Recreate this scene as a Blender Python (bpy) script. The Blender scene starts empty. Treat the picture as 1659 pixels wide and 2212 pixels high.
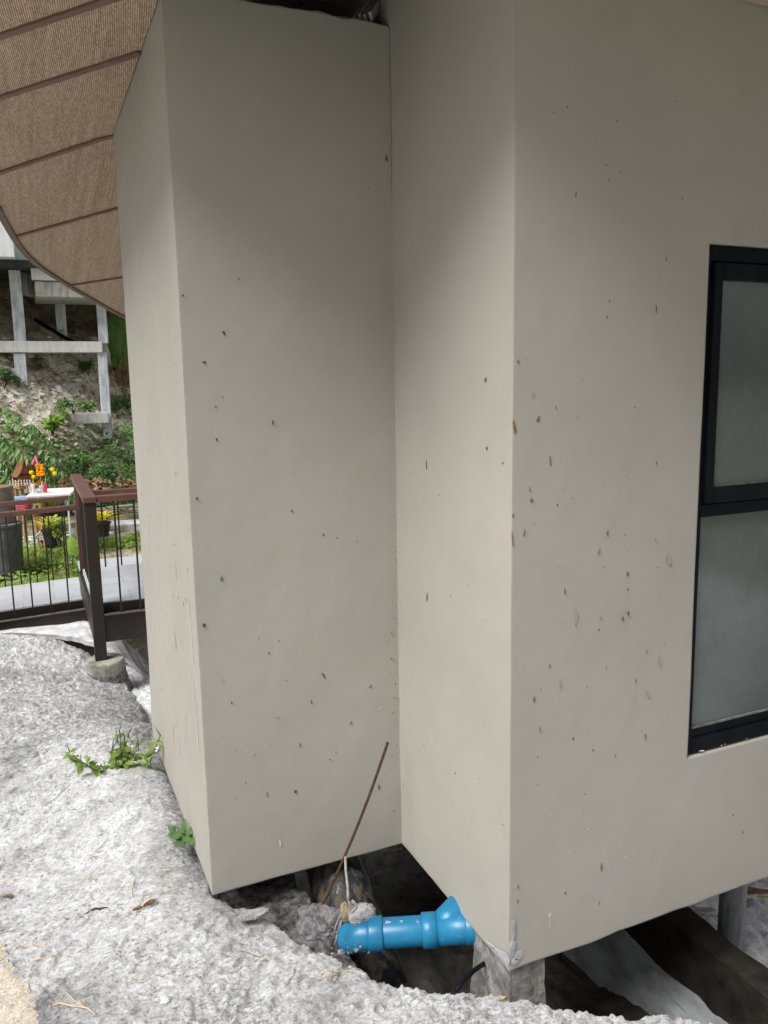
import bpy, bmesh, math, random
import numpy as np
from mathutils import Vector, Matrix
random.seed(7)
RN = np.random.RandomState(11)
scn = bpy.context.scene
col = scn.collection

# ------------------------------------------------------------------ camera
FPX, YAW, PIT, ROL = 1724.35, 0.4153, 0.1548, -0.0183     # focal length in px of a 1659 px wide frame
EYE = np.array([0.0, 0.0, 1.7])
_f = np.array([math.sin(YAW)*math.cos(PIT), math.cos(YAW)*math.cos(PIT), -math.sin(PIT)])
_r0 = np.array([math.cos(YAW), -math.sin(YAW), 0.0]); _u0 = np.cross(_r0, _f)
_r = _r0*math.cos(ROL)+_u0*math.sin(ROL); _u = -_r0*math.sin(ROL)+_u0*math.cos(ROL)
cam_d = bpy.data.cameras.new('camera'); cam = bpy.data.objects.new('camera', cam_d); col.objects.link(cam)
cam_d.sensor_fit = 'HORIZONTAL'; cam_d.sensor_width = 36.0; cam_d.lens = 36.0*FPX/1659.0
cam_d.clip_start = 0.02; cam_d.clip_end = 800
M = Matrix(((_r[0], _u[0], -_f[0], 0), (_r[1], _u[1], -_f[1], 0), (_r[2], _u[2], -_f[2], 1.7), (0, 0, 0, 1)))
cam.matrix_world = M
scn.camera = cam

# ------------------------------------------------------------------ light
SUN_EL = math.radians(53); SUN_AZ = math.radians(-114)       # azimuth from +Y towards +X: behind the camera, a little to the left
world = bpy.data.worlds.new("World"); scn.world = world; world.use_nodes = True
wt = world.node_tree; wt.nodes.clear()
sky = wt.nodes.new('ShaderNodeTexSky'); sky.sky_type = 'NISHITA'; sky.sun_disc = False
sky.sun_elevation = SUN_EL; sky.sun_rotation = SUN_AZ; sky.dust_density = 4.0; sky.air_density = 1.0
hs = wt.nodes.new('ShaderNodeHueSaturation'); hs.inputs['Saturation'].default_value = 0.22
bg = wt.nodes.new('ShaderNodeBackground'); bg.inputs['Strength'].default_value = 0.06
wo = wt.nodes.new('ShaderNodeOutputWorld')
wt.links.new(sky.outputs[0], hs.inputs['Color']); wt.links.new(hs.outputs[0], bg.inputs[0]); wt.links.new(bg.outputs[0], wo.inputs[0])
sun_d = bpy.data.lights.new('sun', 'SUN'); sun = bpy.data.objects.new('sun', sun_d); col.objects.link(sun)
sun_d.energy = 2.6; sun_d.angle = math.radians(30); sun_d.color = (1.0, 0.98, 0.95)
_sd = Vector((math.sin(SUN_AZ)*math.cos(SUN_EL), math.cos(SUN_AZ)*math.cos(SUN_EL), math.sin(SUN_EL)))
sun.rotation_euler = (-_sd).to_track_quat('-Z', 'Y').to_euler()
scn.view_settings.view_transform = 'Standard'; scn.view_settings.look = 'None'
scn.view_settings.exposure = 0.80; scn.view_settings.gamma = 1.0
scn.render.resolution_x = 768; scn.render.resolution_y = 1024

# ------------------------------------------------------------------ geometry helpers
def ray(U, V): return _f+(U-829.5)/FPX*_r-(V-1106)/FPX*_u
def onz(U, V, z): d = ray(U, V); return EYE+d*((z-1.7)/d[2])
def ony(U, V, y): d = ray(U, V); return EYE+d*(y/d[1])
def onx(U, V, x): d = ray(U, V); return EYE+d*(x/d[0])
def at(U, V, t): return EYE+ray(U, V)*t

def _hash(ix, iy, s):
    n = (ix.astype(np.int64)*374761393+iy.astype(np.int64)*668265263+s*1274126177) & 0xffffffff
    n = ((n ^ (n >> 13))*1274126177) & 0xffffffff
    return ((n ^ (n >> 16)) & 0xffff)/65535.0
def vnoise(x, y, s=0):
    x = np.asarray(x, float); y = np.asarray(y, float)
    ix = np.floor(x); iy = np.floor(y); fx = x-ix; fy = y-iy
    fx = fx*fx*fx*(fx*(fx*6-15)+10); fy = fy*fy*fy*(fy*(fy*6-15)+10)
    a = _hash(ix, iy, s); b = _hash(ix+1, iy, s); c = _hash(ix, iy+1, s); d = _hash(ix+1, iy+1, s)
    return (a+(b-a)*fx)*(1-fy)+(c+(d-c)*fx)*fy
def fbm(x, y, o=4, s=0, gain=0.5):
    t = 0; a = 1; n = 0
    for k in range(o):
        t = t+a*(vnoise(x, y, s+k*17)*2-1); n += a; a *= gain; x = np.asarray(x)*2.03+3.1; y = np.asarray(y)*2.03+1.7
    return t/n
def ridged(x, y, o=3, s=0):
    t = 0; a = 1; n = 0
    for k in range(o):
        t = t+a*(1-np.abs(vnoise(x, y, s+k*31)*2-1)); n += a; a *= 0.5; x = np.asarray(x)*2.1+5; y = np.asarray(y)*2.1+9
    return t/n
def sstep(a, b, x): t = np.clip((x-a)/(b-a), 0, 1); return t*t*(3-2*t)

ORG = {}
class MB:
    def __init__(s): s.v = []; s.f = []; s.m = []; s.cm = 0
    def add(s, vs, fs):
        o = len(s.v); s.v += [tuple(map(float, p)) for p in vs]
        for f in fs: s.f.append(tuple(o+i for i in f)); s.m.append(s.cm)
        return s
    def box(s, c, size, rz=0, R=None):
        hx, hy, hz = [q/2 for q in size]; R = R if R is not None else Matrix.Rotation(rz, 3, 'Z'); c = Vector(c)
        vs = [c+R @ Vector((sx*hx, sy*hy, sz*hz)) for sx in (-1, 1) for sy in (-1, 1) for sz in (-1, 1)]
        return s.add(vs, [(0, 1, 3, 2), (4, 6, 7, 5), (0, 4, 5, 1), (2, 3, 7, 6), (0, 2, 6, 4), (1, 5, 7, 3)])
    def bar(s, a, b, w, h, up=(0, 0, 1)):
        a = Vector(a); b = Vector(b); d = (b-a); L = d.length; d.normalize(); up = Vector(up)
        sx = d.cross(up).normalized(); uz = sx.cross(d).normalized()
        R = Matrix((sx, d, uz)).transposed()
        return s.box((a+b)/2, (w, L, h), R=R)
    def bb(s, x0, x1, y0, y1, z0, z1): return s.box(((x0+x1)/2, (y0+y1)/2, (z0+z1)/2), (x1-x0, y1-y0, z1-z0))
    def tube(s, pts, rad, seg=10, cap=True):
        pts = [Vector(p) for p in pts]; n = len(pts)
        rad = [rad]*n if not hasattr(rad, '__len__') else rad
        d0 = (pts[1]-pts[0]).normalized(); x = d0.orthogonal().normalized(); vs = []
        for i, p in enumerate(pts):
            d = (pts[min(i+1, n-1)]-pts[max(i-1, 0)]).normalized()
            x = (x-d*x.dot(d)).normalized(); y = d.cross(x)
            for k in range(seg):
                a = 2*math.pi*k/seg; vs.append(p+(x*math.cos(a)+y*math.sin(a))*rad[i])
        fs = [(i*seg+k, i*seg+(k+1) % seg, (i+1)*seg+(k+1) % seg, (i+1)*seg+k) for i in range(n-1) for k in range(seg)]
        if cap: fs += [tuple(range(seg-1, -1, -1)), tuple((n-1)*seg+k for k in range(seg))]
        return s.add(vs, fs)
    def lathe(s, c, prof, seg=24):
        c = Vector(c); n = len(prof); vs = []
        for r, z in prof:
            for k in range(seg):
                a = 2*math.pi*k/seg; vs.append(c+Vector((r*math.cos(a), r*math.sin(a), z)))
        fs = [(i*seg+k, i*seg+(k+1) % seg, (i+1)*seg+(k+1) % seg, (i+1)*seg+k) for i in range(n-1) for k in range(seg)]
        fs += [tuple(range(seg-1, -1, -1)), tuple((n-1)*seg+k for k in range(seg))]
        return s.add(vs, fs)
    def blob(s, c, r, n=7, rough=0.25, sq=(1, 1, 1)):
        c = Vector(c); vs = []; m = max(4, n//2+1); ph = [random.uniform(1-rough, 1+rough) for _ in range((m+1)*n)]
        for i in range(m+1):
            t = math.pi*i/m
            for k in range(n):
                a = 2*math.pi*k/n; q = ph[i*n+k] if 0 < i < m else 1
                vs.append(c+Vector((math.sin(t)*math.cos(a)*sq[0], math.sin(t)*math.sin(a)*sq[1], math.cos(t)*sq[2]))*r*q)
        return s.add(vs, [(i*n+k, i*n+(k+1) % n, (i+1)*n+(k+1) % n, (i+1)*n+k) for i in range(m) for k in range(n)])
    def leaf(s, p, d, nrm, L, W, fold=0.25, droop=0.2):
        p = Vector(p); d = Vector(d).normalized(); nrm = Vector(nrm); sd = d.cross(nrm)
        if sd.length < 1e-4: sd = d.orthogonal()
        sd.normalize(); n = sd.cross(d).normalized()
        m1 = p+d*L*0.28-n*L*droop*.05; m2 = p+d*L*0.64-n*L*droop*.4; tip = p+d*L-n*L*droop; f = n*W*fold
        return s.add([p, m1, m2, tip, m1+sd*W*.46+f, m1-sd*W*.46+f, m2+sd*W*.40+f, m2-sd*W*.40+f], [(0, 1, 4), (0, 5, 1), (1, 2, 6, 4), (1, 5, 7, 2), (2, 3, 6), (2, 7, 3)])
    def build(s, name, mats, parent=None, smooth=False, bevel=0, seg=2, merge=False):
        me = bpy.data.meshes.new(name)
        o = Vector(ORG.get(parent.name, (0, 0, 0))) if parent else Vector((0, 0, 0))
        me.from_pydata([(p[0]-o.x, p[1]-o.y, p[2]-o.z) for p in s.v], [], s.f)
        mats = mats if isinstance(mats, (list, tuple)) else [mats]
        for q in mats: me.materials.append(q)
        me.polygons.foreach_set('material_index', s.m)
        bm = bmesh.new(); bm.from_mesh(me)
        if merge: bmesh.ops.remove_doubles(bm, verts=bm.verts, dist=1e-4)
        bmesh.ops.recalc_face_normals(bm, faces=bm.faces) if not merge == 'keep' else None
        bm.to_mesh(me); bm.free()
        if smooth: me.polygons.foreach_set('use_smooth', [True]*len(me.polygons))
        ob = bpy.data.objects.new(name, me); col.objects.link(ob)
        if parent: ob.parent = parent; ORG[ob.name] = tuple(o)
        if bevel:
            b = ob.modifiers.new('bevel', 'BEVEL'); b.width = bevel; b.segments = seg; b.limit_method = 'ANGLE'
        return ob
def gridmesh(name, X, Y, Z, mat, parent=None, smooth=True):
    ny, nx = X.shape
    me = bpy.data.meshes.new(name); v = np.stack([X, Y, Z], -1).reshape(-1, 3)
    idx = np.arange(nx*ny).reshape(ny, nx)
    q = np.stack([idx[:-1, :-1], idx[:-1, 1:], idx[1:, 1:], idx[1:, :-1]], -1).reshape(-1, 4)
    me.vertices.add(len(v)); me.vertices.foreach_set('co', v.ravel())
    me.loops.add(q.size); me.loops.foreach_set('vertex_index', q.ravel())
    me.polygons.add(len(q)); me.polygons.foreach_set('loop_start', np.arange(0, q.size, 4)); me.polygons.foreach_set('loop_total', np.full(len(q), 4))
    me.update(calc_edges=True); me.validate()
    me.polygons.foreach_set('use_smooth', [smooth]*len(me.polygons))
    me.materials.append(mat); ob = bpy.data.objects.new(name, me); col.objects.link(ob)
    if parent: ob.parent = parent
    return ob
def tag(o, label=None, cat=None, group=None, kind=None):
    if label: o['label'] = label
    if cat: o['category'] = cat
    if group: o['group'] = group
    if kind: o['kind'] = kind
    return o
def thing(name, label, cat, loc=(0, 0, 0), group=None):
    o = bpy.data.objects.new(name, None); col.objects.link(o); o.location = tuple(map(float, loc)); o.empty_display_size = 0.1
    ORG[o.name] = tuple(map(float, loc)); return tag(o, label, cat, group)
def single(mb, name, mat, label, cat, group=None, loc=None, **k):
    if loc is None:
        a = np.array(mb.v); loc = ((a[:, 0].min()+a[:, 0].max())/2, (a[:, 1].min()+a[:, 1].max())/2, a[:, 2].min())
    mb.v = [(p[0]-loc[0], p[1]-loc[1], p[2]-loc[2]) for p in mb.v]
    o = mb.build(name, mat, **k); o.location = tuple(map(float, loc)); return tag(o, label, cat, group)
def copyinto(o, loc, parent=None, rot=None, scale=None):
    c = o.copy(); col.objects.link(c); c.location = tuple(map(float, loc))
    if rot is not None: c.rotation_euler = rot
    if scale is not None: c.scale = scale
    if parent is not None: c.parent = parent
    return c

# ------------------------------------------------------------------ materials
class NT:
    def __init__(s, name, rough=0.7, spec=0.3):
        s.m = bpy.data.materials.new(name); s.m.use_nodes = True; s.t = s.m.node_tree; s.n = s.t.nodes; s.l = s.t.links
        s.b = s.n['Principled BSDF']; s.b.inputs['Roughness'].default_value = rough; s.b.inputs['Specular IOR Level'].default_value = spec
        s.tc = s.n.new('ShaderNodeTexCoord').outputs['Object']
    def map(s, sc=(1, 1, 1), rot=(0, 0, 0)):
        m = s.n.new('ShaderNodeMapping'); m.inputs['Scale'].default_value = sc; m.inputs['Rotation'].default_value = rot
        s.l.new(s.tc, m.inputs[0]); return m.outputs[0]
    def noise(s, scale, detail=4, rough=0.55, vec=None, dist=0):
        n = s.n.new('ShaderNodeTexNoise'); n.inputs['Scale'].default_value = scale; n.inputs['Detail'].default_value = detail
        n.inputs['Roughness'].default_value = rough; n.inputs['Distortion'].default_value = dist
        s.l.new(vec if vec else s.tc, n.inputs['Vector']); return n.outputs['Fac']
    def voro(s, scale, vec=None, feat='F1', out='Distance'):
        n = s.n.new('ShaderNodeTexVoronoi'); n.inputs['Scale'].default_value = scale; n.feature = feat
        s.l.new(vec if vec else s.tc, n.inputs['Vector']); return n.outputs[out]
    def ramp(s, fac, stops):
        r = s.n.new('ShaderNodeValToRGB'); e = r.color_ramp.elements
        while len(e) < len(stops): e.new(0.5)
        for i, (p, c) in enumerate(stops):
            e[i].position = p; e[i].color = (c, c, c, 1) if not hasattr(c, '__len__') else (*c, 1)
        s.l.new(fac, r.inputs[0]); return r.outputs[0]
    def mix(s, fac, a, b, mode='MIX'):
        m = s.n.new('ShaderNodeMix'); m.data_type = 'RGBA'; m.blend_type = mode
        for sock, v in ((m.inputs[0], fac), (m.inputs[6], a), (m.inputs[7], b)):
            if isinstance(v, (int, float)): sock.default_value = v
            elif isinstance(v, (tuple, list)): sock.default_value = (*v, 1)
            else: s.l.new(v, sock)
        return m.outputs[2]
    def math(s, op, a, b=0.5):
        m = s.n.new('ShaderNodeMath'); m.operation = op
        for i, v in enumerate((a, b)):
            if isinstance(v, (int, float)): m.inputs[i].default_value = v
            else: s.l.new(v, m.inputs[i])
        return m.outputs[0]
    def color(s, c):
        if isinstance(c, (tuple, list)): s.b.inputs['Base Color'].default_value = (*c, 1)
        else: s.l.new(c, s.b.inputs['Base Color'])
        return s
    def rough(s, f): s.l.new(f, s.b.inputs['Roughness']); return s
    def bump(s, h, st=0.3, d=0.01, round_=0):
        b = s.n.new('ShaderNodeBump'); b.inputs['Strength'].default_value = st; b.inputs['Distance'].default_value = d
        s.l.new(h, b.inputs['Height'])
        prev = s.b.inputs['Normal'].links
        if prev: s.l.new(prev[0].from_socket, b.inputs['Normal'])
        elif round_:
            e = s.n.new('ShaderNodeBevel'); e.samples = 4; e.inputs['Radius'].default_value = round_; s.l.new(e.outputs[0], b.inputs['Normal'])
        s.l.new(b.outputs[0], s.b.inputs['Normal']); return s

def mottled(name, c1, c2, scale=6, rough=0.7, spec=0.3, bump=0.2, bscale=60, bd=0.004, stretch=None, lo=0.35, hi=0.65):
    n = NT(name, rough, spec); v = n.map(stretch) if stretch else None
    n.color(n.ramp(n.noise(scale, 6, 0.6, v), [(lo, c1), (hi, c2)]))
    if bump: n.bump(n.noise(bscale, 5, 0.6, v), bump, bd)
    return n.m

def m_wall():
    n = NT('beige_plaster', 0.62, 0.25)
    c = n.ramp(n.noise(1.6, 5, 0.6), [(0.3, (0.338, 0.321, 0.286)), (0.7, (0.382, 0.364, 0.325))])
    sm = n.ramp(n.noise(4.2, 7, 0.72), [(0.56, 0.0), (0.72, 0.35)])
    c = n.mix(sm, c, (0.33, 0.30, 0.25))
    sp = n.ramp(n.voro(55), [(0.03, 1.0), (0.06, 0.0)])
    pk = n.ramp(n.noise(7, 3), [(0.55, 0.0), (0.68, 0.35)])
    c = n.mix(n.math('MULTIPLY', sp, pk), c, (0.62, 0.60, 0.55))
    n.color(c)
    n.rough(n.ramp(n.noise(8, 4), [(0.3, 0.5), (0.7, 0.72)]))
    n.bump(n.noise(2.3, 4, 0.5), 0.12, 0.02, round_=0.008)
    n.bump(n.noise(420, 3, 0.6), 0.22, 0.002)
    return n.m
WALL = m_wall()

def m_shot():
    n = NT('shotcrete', 0.9, 0.15)
    v = n.map((1.0, 1.0, 1.0))
    a = n.noise(2.6, 8, 0.66, v, 0.4)
    c = n.ramp(a, [(0.30, (0.38, 0.38, 0.38)), (0.41, (0.76, 0.76, 0.76)), (0.50, (0.93, 0.93, 0.94))])
    rv = n.map((1.0, 2.6, 2.0), (0, 0, math.radians(28)))
    g = n.noise(40, 8, 0.75, rv, 0.7)
    c = n.mix(n.ramp(g, [(0.34, 0.75), (0.45, 0.0)]), c, (0.22, 0.22, 0.215))
    w = n.ramp(n.noise(90, 5, 0.72), [(0.54, 0.0), (0.66, 0.25)])
    c = n.mix(w, c, (0.93, 0.93, 0.94))
    k = n.ramp(n.noise(110, 4, 0.75), [(0.33, 0.40), (0.43, 0.0)])
    c = n.mix(k, c, (0.20, 0.20, 0.195))
    ridge_shade = n.ramp(n.noise(46, 7, 0.7, n.map((1.0, 3.0, 2.2), (0, 0, math.radians(20))), 0.5), [(0.37, 0.75), (0.47, 0.0)])  # elongated dark flecks painted in place of weak relief shade between ridges
    cm = n.ramp(n.noise(5, 4, 0.6), [(0.36, 0.35), (0.58, 1.0)])
    c = n.mix(n.math('MULTIPLY', ridge_shade, cm), c, (0.13, 0.13, 0.13))
    sx = n.n.new('ShaderNodeSeparateXYZ'); n.l.new(n.tc, sx.inputs[0])
    bd = n.n.new('ShaderNodeMapRange'); bd.inputs[1].default_value = .20; bd.inputs[2].default_value = .42; n.l.new(n.math('ADD', sx.outputs[0], n.math('MULTIPLY', n.math('SUBTRACT', n.noise(5, 5, 0.65), 0.5), 0.35)), bd.inputs[0])
    by_ = n.n.new('ShaderNodeMapRange'); by_.inputs[1].default_value = 2.25; by_.inputs[2].default_value = 2.75; n.l.new(sx.outputs[1], by_.inputs[0])
    fy = n.n.new('ShaderNodeMapRange'); fy.inputs[1].default_value = 2.9; fy.inputs[2].default_value = 5.2; n.l.new(n.math('ADD', sx.outputs[1], n.math('MULTIPLY', n.noise(1.4, 4), 1.0)), fy.inputs[0])
    c = n.mix(n.math('MULTIPLY', fy.outputs[0], n.ramp(n.noise(18, 7, 0.75), [(0.38, 0.65), (0.56, 0.0)])), c, (0.26, 0.26, 0.255))
    mould = n.math('MULTIPLY', n.math('MULTIPLY', bd.outputs[0], by_.outputs[0]), n.ramp(n.noise(60, 6, 0.75), [(0.40, 0.85), (0.60, 0.15)]))
    c = n.mix(mould, c, (0.15, 0.15, 0.145))
    dp = n.math('MULTIPLY', n.ramp(n.noise(1.9, 6, 0.7, n.map((1, 1, 1), (0, .3, .7))), [(0.47, 0.0), (0.62, 1.0)]), n.ramp(n.noise(55, 6, 0.75), [(0.38, 0.70), (0.55, 0.0)]))
    c = n.mix(dp, c, (0.17, 0.17, 0.165))
    y = n.ramp(n.noise(2.1, 5, 0.6, n.map((1, 1, 1), (0.4, 0.2, 1.0))), [(0.60, 0.0), (0.74, 0.40)])
    c = n.mix(y, c, (0.42, 0.37, 0.27))
    n.color(c)
    n.bump(g, 1.0, 0.022)
    n.bump(n.noise(190, 4, 0.7), 0.4, 0.003)
    return n.m
SHOT = m_shot()

def m_path():
    n = NT('washed_path', 0.9, 0.15)
    c = n.ramp(n.noise(120, 5, 0.7), [(0.35, (0.30, 0.24, 0.18)), (0.55, (0.56, 0.50, 0.42)), (0.72, (0.72, 0.68, 0.60))])
    n.color(c); n.bump(n.noise(150, 4, 0.7), 0.5, 0.004); return n.m
def m_weave():
    n = NT('woven_rattan', 0.75, 0.2)
    v = n.map((1, 1, 1), (0, 0, math.radians(-84)))
    b = n.n.new('ShaderNodeTexBrick'); n.l.new(v, b.inputs['Vector'])
    b.inputs['Scale'].default_value = 1.0; b.inputs['Brick Width'].default_value = 0.019; b.inputs['Row Height'].default_value = 0.0066
    b.inputs['Mortar Size'].default_value = 0.0012; b.inputs['Mortar Smooth'].default_value = 0.5; b.inputs['Bias'].default_value = 0
    b.inputs['Color1'].default_value = (0.48, 0.36, 0.265, 1); b.inputs['Color2'].default_value = (0.72, 0.56, 0.42, 1); b.inputs['Mortar'].default_value = (0.15, 0.11, 0.08, 1)
    s = n.ramp(n.noise(1.0, 5, 0.7, n.map((45, 1.2, 1), (0, 0, math.radians(6)))), [(0.36, 0.0), (0.66, 1.0)])
    c = n.mix(s, b.outputs['Color'], (0.55, 0.46, 0.38), 'MULTIPLY')
    c = n.mix(0.45, b.outputs['Color'], c)
    n.color(c); n.bump(n.math('SUBTRACT', 1.0, b.outputs['Fac']), 0.5, 0.003); return n.m
WEAVE = m_weave()
BROWN = mottled('brown_trim', (0.135, 0.085, 0.06), (0.17, 0.11, 0.08), 8, 0.5, 0.35, 0.05)
STEEL = mottled('dark_brown_steel', (0.018, 0.0135, 0.010), (0.027, 0.0205, 0.0155), 5, 0.45, 0.4, 0.08, 90)
RAILW = mottled('red_brown_timber', (0.100, 0.046, 0.036), (0.145, 0.068, 0.053), 6, 0.38, 0.45, 0.1, 60, 0.002, (1, 12, 1))
BLACKF = mottled('black_aluminium', (0.0025, 0.0035, 0.006), (0.006, 0.0075, 0.0105), 9, 0.5, 0.10, 0.05)
CEIL = mottled('ceiling_board', (0.36, 0.29, 0.25), (0.40, 0.32, 0.28), 5, 0.8, 0.2, 0.1)
DARKROOF = mottled('dark_metal_deck', (0.035, 0.037, 0.044), (0.055, 0.057, 0.065), 4, 0.5, 0.4, 0.1)
GREYMET = mottled('grey_metal', (0.30, 0.30, 0.31), (0.42, 0.42, 0.43), 12, 0.4, 0.5, 0.05)
CONC = mottled('grey_concrete', (0.20, 0.20, 0.19), (0.46, 0.45, 0.43), 7, 0.85, 0.2, 0.4, 50, 0.006)
def m_glass():
    n = NT('frosted_glass', 0.16, 0.6)
    c = n.ramp(n.noise(2.2, 6, 0.7), [(0.3, (0.074, 0.090, 0.090)), (0.7, (0.124, 0.143, 0.141))])
    d = n.ramp(n.noise(60, 4, 0.7), [(0.60, 0.0), (0.78, 0.35)])
    n.color(n.mix(d, c, (0.26, 0.28, 0.27))); n.rough(n.ramp(n.noise(5, 5, 0.7), [(0.3, 0.05), (0.7, 0.18)])); return n.m
GLASS = m_glass()
def m_pipe():
    n = NT('blue_pvc', 0.34, 0.45)
    c = n.ramp(n.noise(5, 4), [(0.3, (0.007, 0.125, 0.245)), (0.7, (0.010, 0.165, 0.31))])
    d = n.ramp(n.noise(34, 7, 0.75), [(0.60, 0.0), (0.66, 1.0)])
    z = n.ramp(n.noise(9, 3), [(0.50, 0.0), (0.62, 0.9)])
    d = n.math('MULTIPLY', d, z)
    n.color(n.mix(d, c, (0.36, 0.35, 0.34))); n.bump(d, 0.4, 0.004); n.rough(n.ramp(d, [(0.2, 0.36), (0.8, 0.9)])); return n.m
PVC = m_pipe()
def m_rust():
    n = NT('rusty_steel', 0.85, 0.25)
    n.color(n.ramp(n.noise(90, 5, 0.7), [(0.35, (0.026, 0.014, 0.010)), (0.62, (0.085, 0.040, 0.024))])); n.bump(n.noise(300, 4), 0.5, 0.002); return n.m
RUST = m_rust()
def m_mudpipe():
    n = NT('muddy_black_plastic', 0.55, 0.35)
    k = n.ramp(n.noise(4, 7, 0.7, n.map((6, 6, .7), (.12, -.12, 0)), 0.25), [(0.49, 0.0), (0.57, 1.0)])
    n.color(n.mix(k, (0.012, 0.014, 0.018), (0.085, 0.066, 0.044))); n.bump(k, 0.4, 0.006); n.rough(n.ramp(k, [(0, 0.35), (1, 0.9)])); return n.m
MUDP = m_mudpipe()
def leafm(name, c1, c2, tr=0.25):
    n = NT(name, 0.45, 0.4)
    n.color(n.ramp(n.noise(9, 4, 0.6), [(0.34, c1), (0.66, c2)]))
    t = n.n.new('ShaderNodeBsdfTranslucent'); t.inputs[0].default_value = (*[min(1, q*1.9) for q in c2], 1)
    mx = n.n.new('ShaderNodeMixShader'); mx.inputs[0].default_value = tr
    n.l.new(n.b.outputs[0], mx.inputs[1]); n.l.new(t.outputs[0], mx.inputs[2]); n.l.new(mx.outputs[0], n.n['Material Output'].inputs[0]); return n.m
LEAF_D = leafm('dark_leaf', (0.040, 0.095, 0.025), (0.10, 0.19, 0.045))
LEAF_M = leafm('mid_leaf', (0.07, 0.16, 0.04), (0.16, 0.29, 0.075))
LEAF_B = leafm('bright_leaf', (0.14, 0.24, 0.035), (0.24, 0.36, 0.06))
LEAF_Y = leafm('yellow_leaf', (0.42, 0.32, 0.03), (0.62, 0.50, 0.05))
GRASSM = leafm('grass_blade', (0.14, 0.26, 0.04), (0.36, 0.46, 0.10))
STEM = mottled('woody_stem', (0.07, 0.05, 0.035), (0.13, 0.10, 0.07), 20)
STRAW = mottled('dry_straw', (0.42, 0.33, 0.19), (0.62, 0.52, 0.33), 30, 0.8, 0.2, 0)
DRYLEAF = mottled('dry_leaf', (0.16, 0.085, 0.04), (0.32, 0.20, 0.11), 30, 0.7, 0.3, 0.2)
WHITEP = mottled('white_plastic', (0.72, 0.73, 0.74), (0.80, 0.80, 0.80), 6, 0.4, 0.4, 0)
def m_tile():
    n = NT('grey_deck_tile', 0.35, 0.5)
    b = n.n.new('ShaderNodeTexBrick'); n.l.new(n.map((1, 1, 1)), b.inputs['Vector'])
    b.inputs['Scale'].default_value = 1; b.inputs['Brick Width'].default_value = 0.6; b.inputs['Row Height'].default_value = 0.3; b.inputs['Mortar Size'].default_value = 0.004
    b.inputs['Color1'].default_value = (0.44, 0.46, 0.50, 1); b.inputs['Color2'].default_value = (0.52, 0.54, 0.58, 1); b.inputs['Mortar'].default_value = (0.16, 0.16, 0.17, 1)
    n.color(n.mix(0.35, b.outputs['Color'], n.ramp(n.noise(6, 6, 0.7), [(0.3, (0.38, 0.395, 0.43)), (0.7, (0.62, 0.64, 0.68))]))); return n.m
TILE = m_tile()

# ------------------------------------------------------------------ ground
def seg_dist(px, py, poly, closed=True):
    d = np.full(px.shape, 1e9); inside = np.zeros(px.shape, bool); n = len(poly)
    for i in range(n if closed else n-1):
        ax, ay = poly[i]; bx, by = poly[(i+1) % n]; ex, ey = bx-ax, by-ay
        t = np.clip(((px-ax)*ex+(py-ay)*ey)/(ex*ex+ey*ey), 0, 1); d = np.minimum(d, np.hypot(px-ax-t*ex, py-ay-t*ey))
        c = (ay > py) != (by > py)
        xi = ax+(py-ay)*ex/(ey if abs(ey) > 1e-12 else 1e-12); inside ^= (c & (px < xi))
    return d, inside
CP = np.array([(.447, 2.53, -.012), (.44, 3.1, -.012), (.44, 3.55, -.03), (.46, 4.05, -.08), (.485, 4.45, -.15), (.27, 6.56, -.66), (.48, 6.8, -.72), (.53, 5.4, -.52),
    (-.32, 5.9, -.35), (-.25, 3.6, -.15), (-.37, 7.56, -.36), (.11, 7.38, -.46), (.1, 4.6, -.19), (.15, 5.6, -.42), (-.2, 2.3, -.03), (0, 1, .02), (1, .8, -.03), (2, .5, -.08), (1.78, 1.45, -.135), (1.34, 1.70, -.120),
    (1.16, 1.78, -.115), (.96, 1.98, -.12), (.79, 2.17, -.11), (.6, 2.32, -.07), (.1, 3.1, -.09), (-1.5, 2, .08), (-1.5, 6, -.15), (-1.5, 8, -.28), (3, 0, -.1), (3.5, .6, -.15),
    (-2, -1, .1), (4, -1, -.1), (.6, 2.9, -.14), (.62, 3.6, -.2), (2, 3, -.2), (1.5, 5, -.4), (-4, 4, .1), (1.5, 8, -.6), (4, 4, -.3)])
def tps_fit(P):
    n = len(P); d = np.hypot(P[:, None, 0]-P[None, :, 0], P[:, None, 1]-P[None, :, 1]); K = np.where(d > 0, d*d*np.log(np.maximum(d, 1e-9)), 0)+1e-4*np.eye(n)
    A = np.zeros((n+3, n+3)); A[:n, :n] = K; A[:n, n] = 1; A[:n, n+1:] = P[:, :2]; A[n, :n] = 1; A[n+1:, :n] = P[:, :2].T
    return np.linalg.solve(A, np.concatenate([P[:, 2], np.zeros(3)]))
TW = tps_fit(CP)
def tps(x, y):
    z = TW[-3]+TW[-2]*x+TW[-1]*y
    for (a, b, _), w in zip(CP, TW): d2 = (x-a)**2+(y-b)**2; z = z+w*0.5*d2*np.log(np.maximum(d2, 1e-12))
    return z
SHELF = [(-6, -3), (6, -3), (6, -.5), (3, .82), (1.8, 1.45), (1.45, 1.66), (1.3, 1.75), (1.17, 1.88), (1.02, 1.965), (.88, 2.06), (.80, 2.16), (.66, 2.37), (.53, 2.50), (.475, 2.57), (.50, 2.9), (.50, 3.4), (.53, 4.0), (.54, 4.5), (.57, 4.9), (.6, 5.6), (.64, 6.4), (.58, 6.95),
    (.40, 7.25), (.11, 7.42), (-.4, 7.62), (-1, 8.2), (-2, 8.4), (-6, 8.6)]
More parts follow.
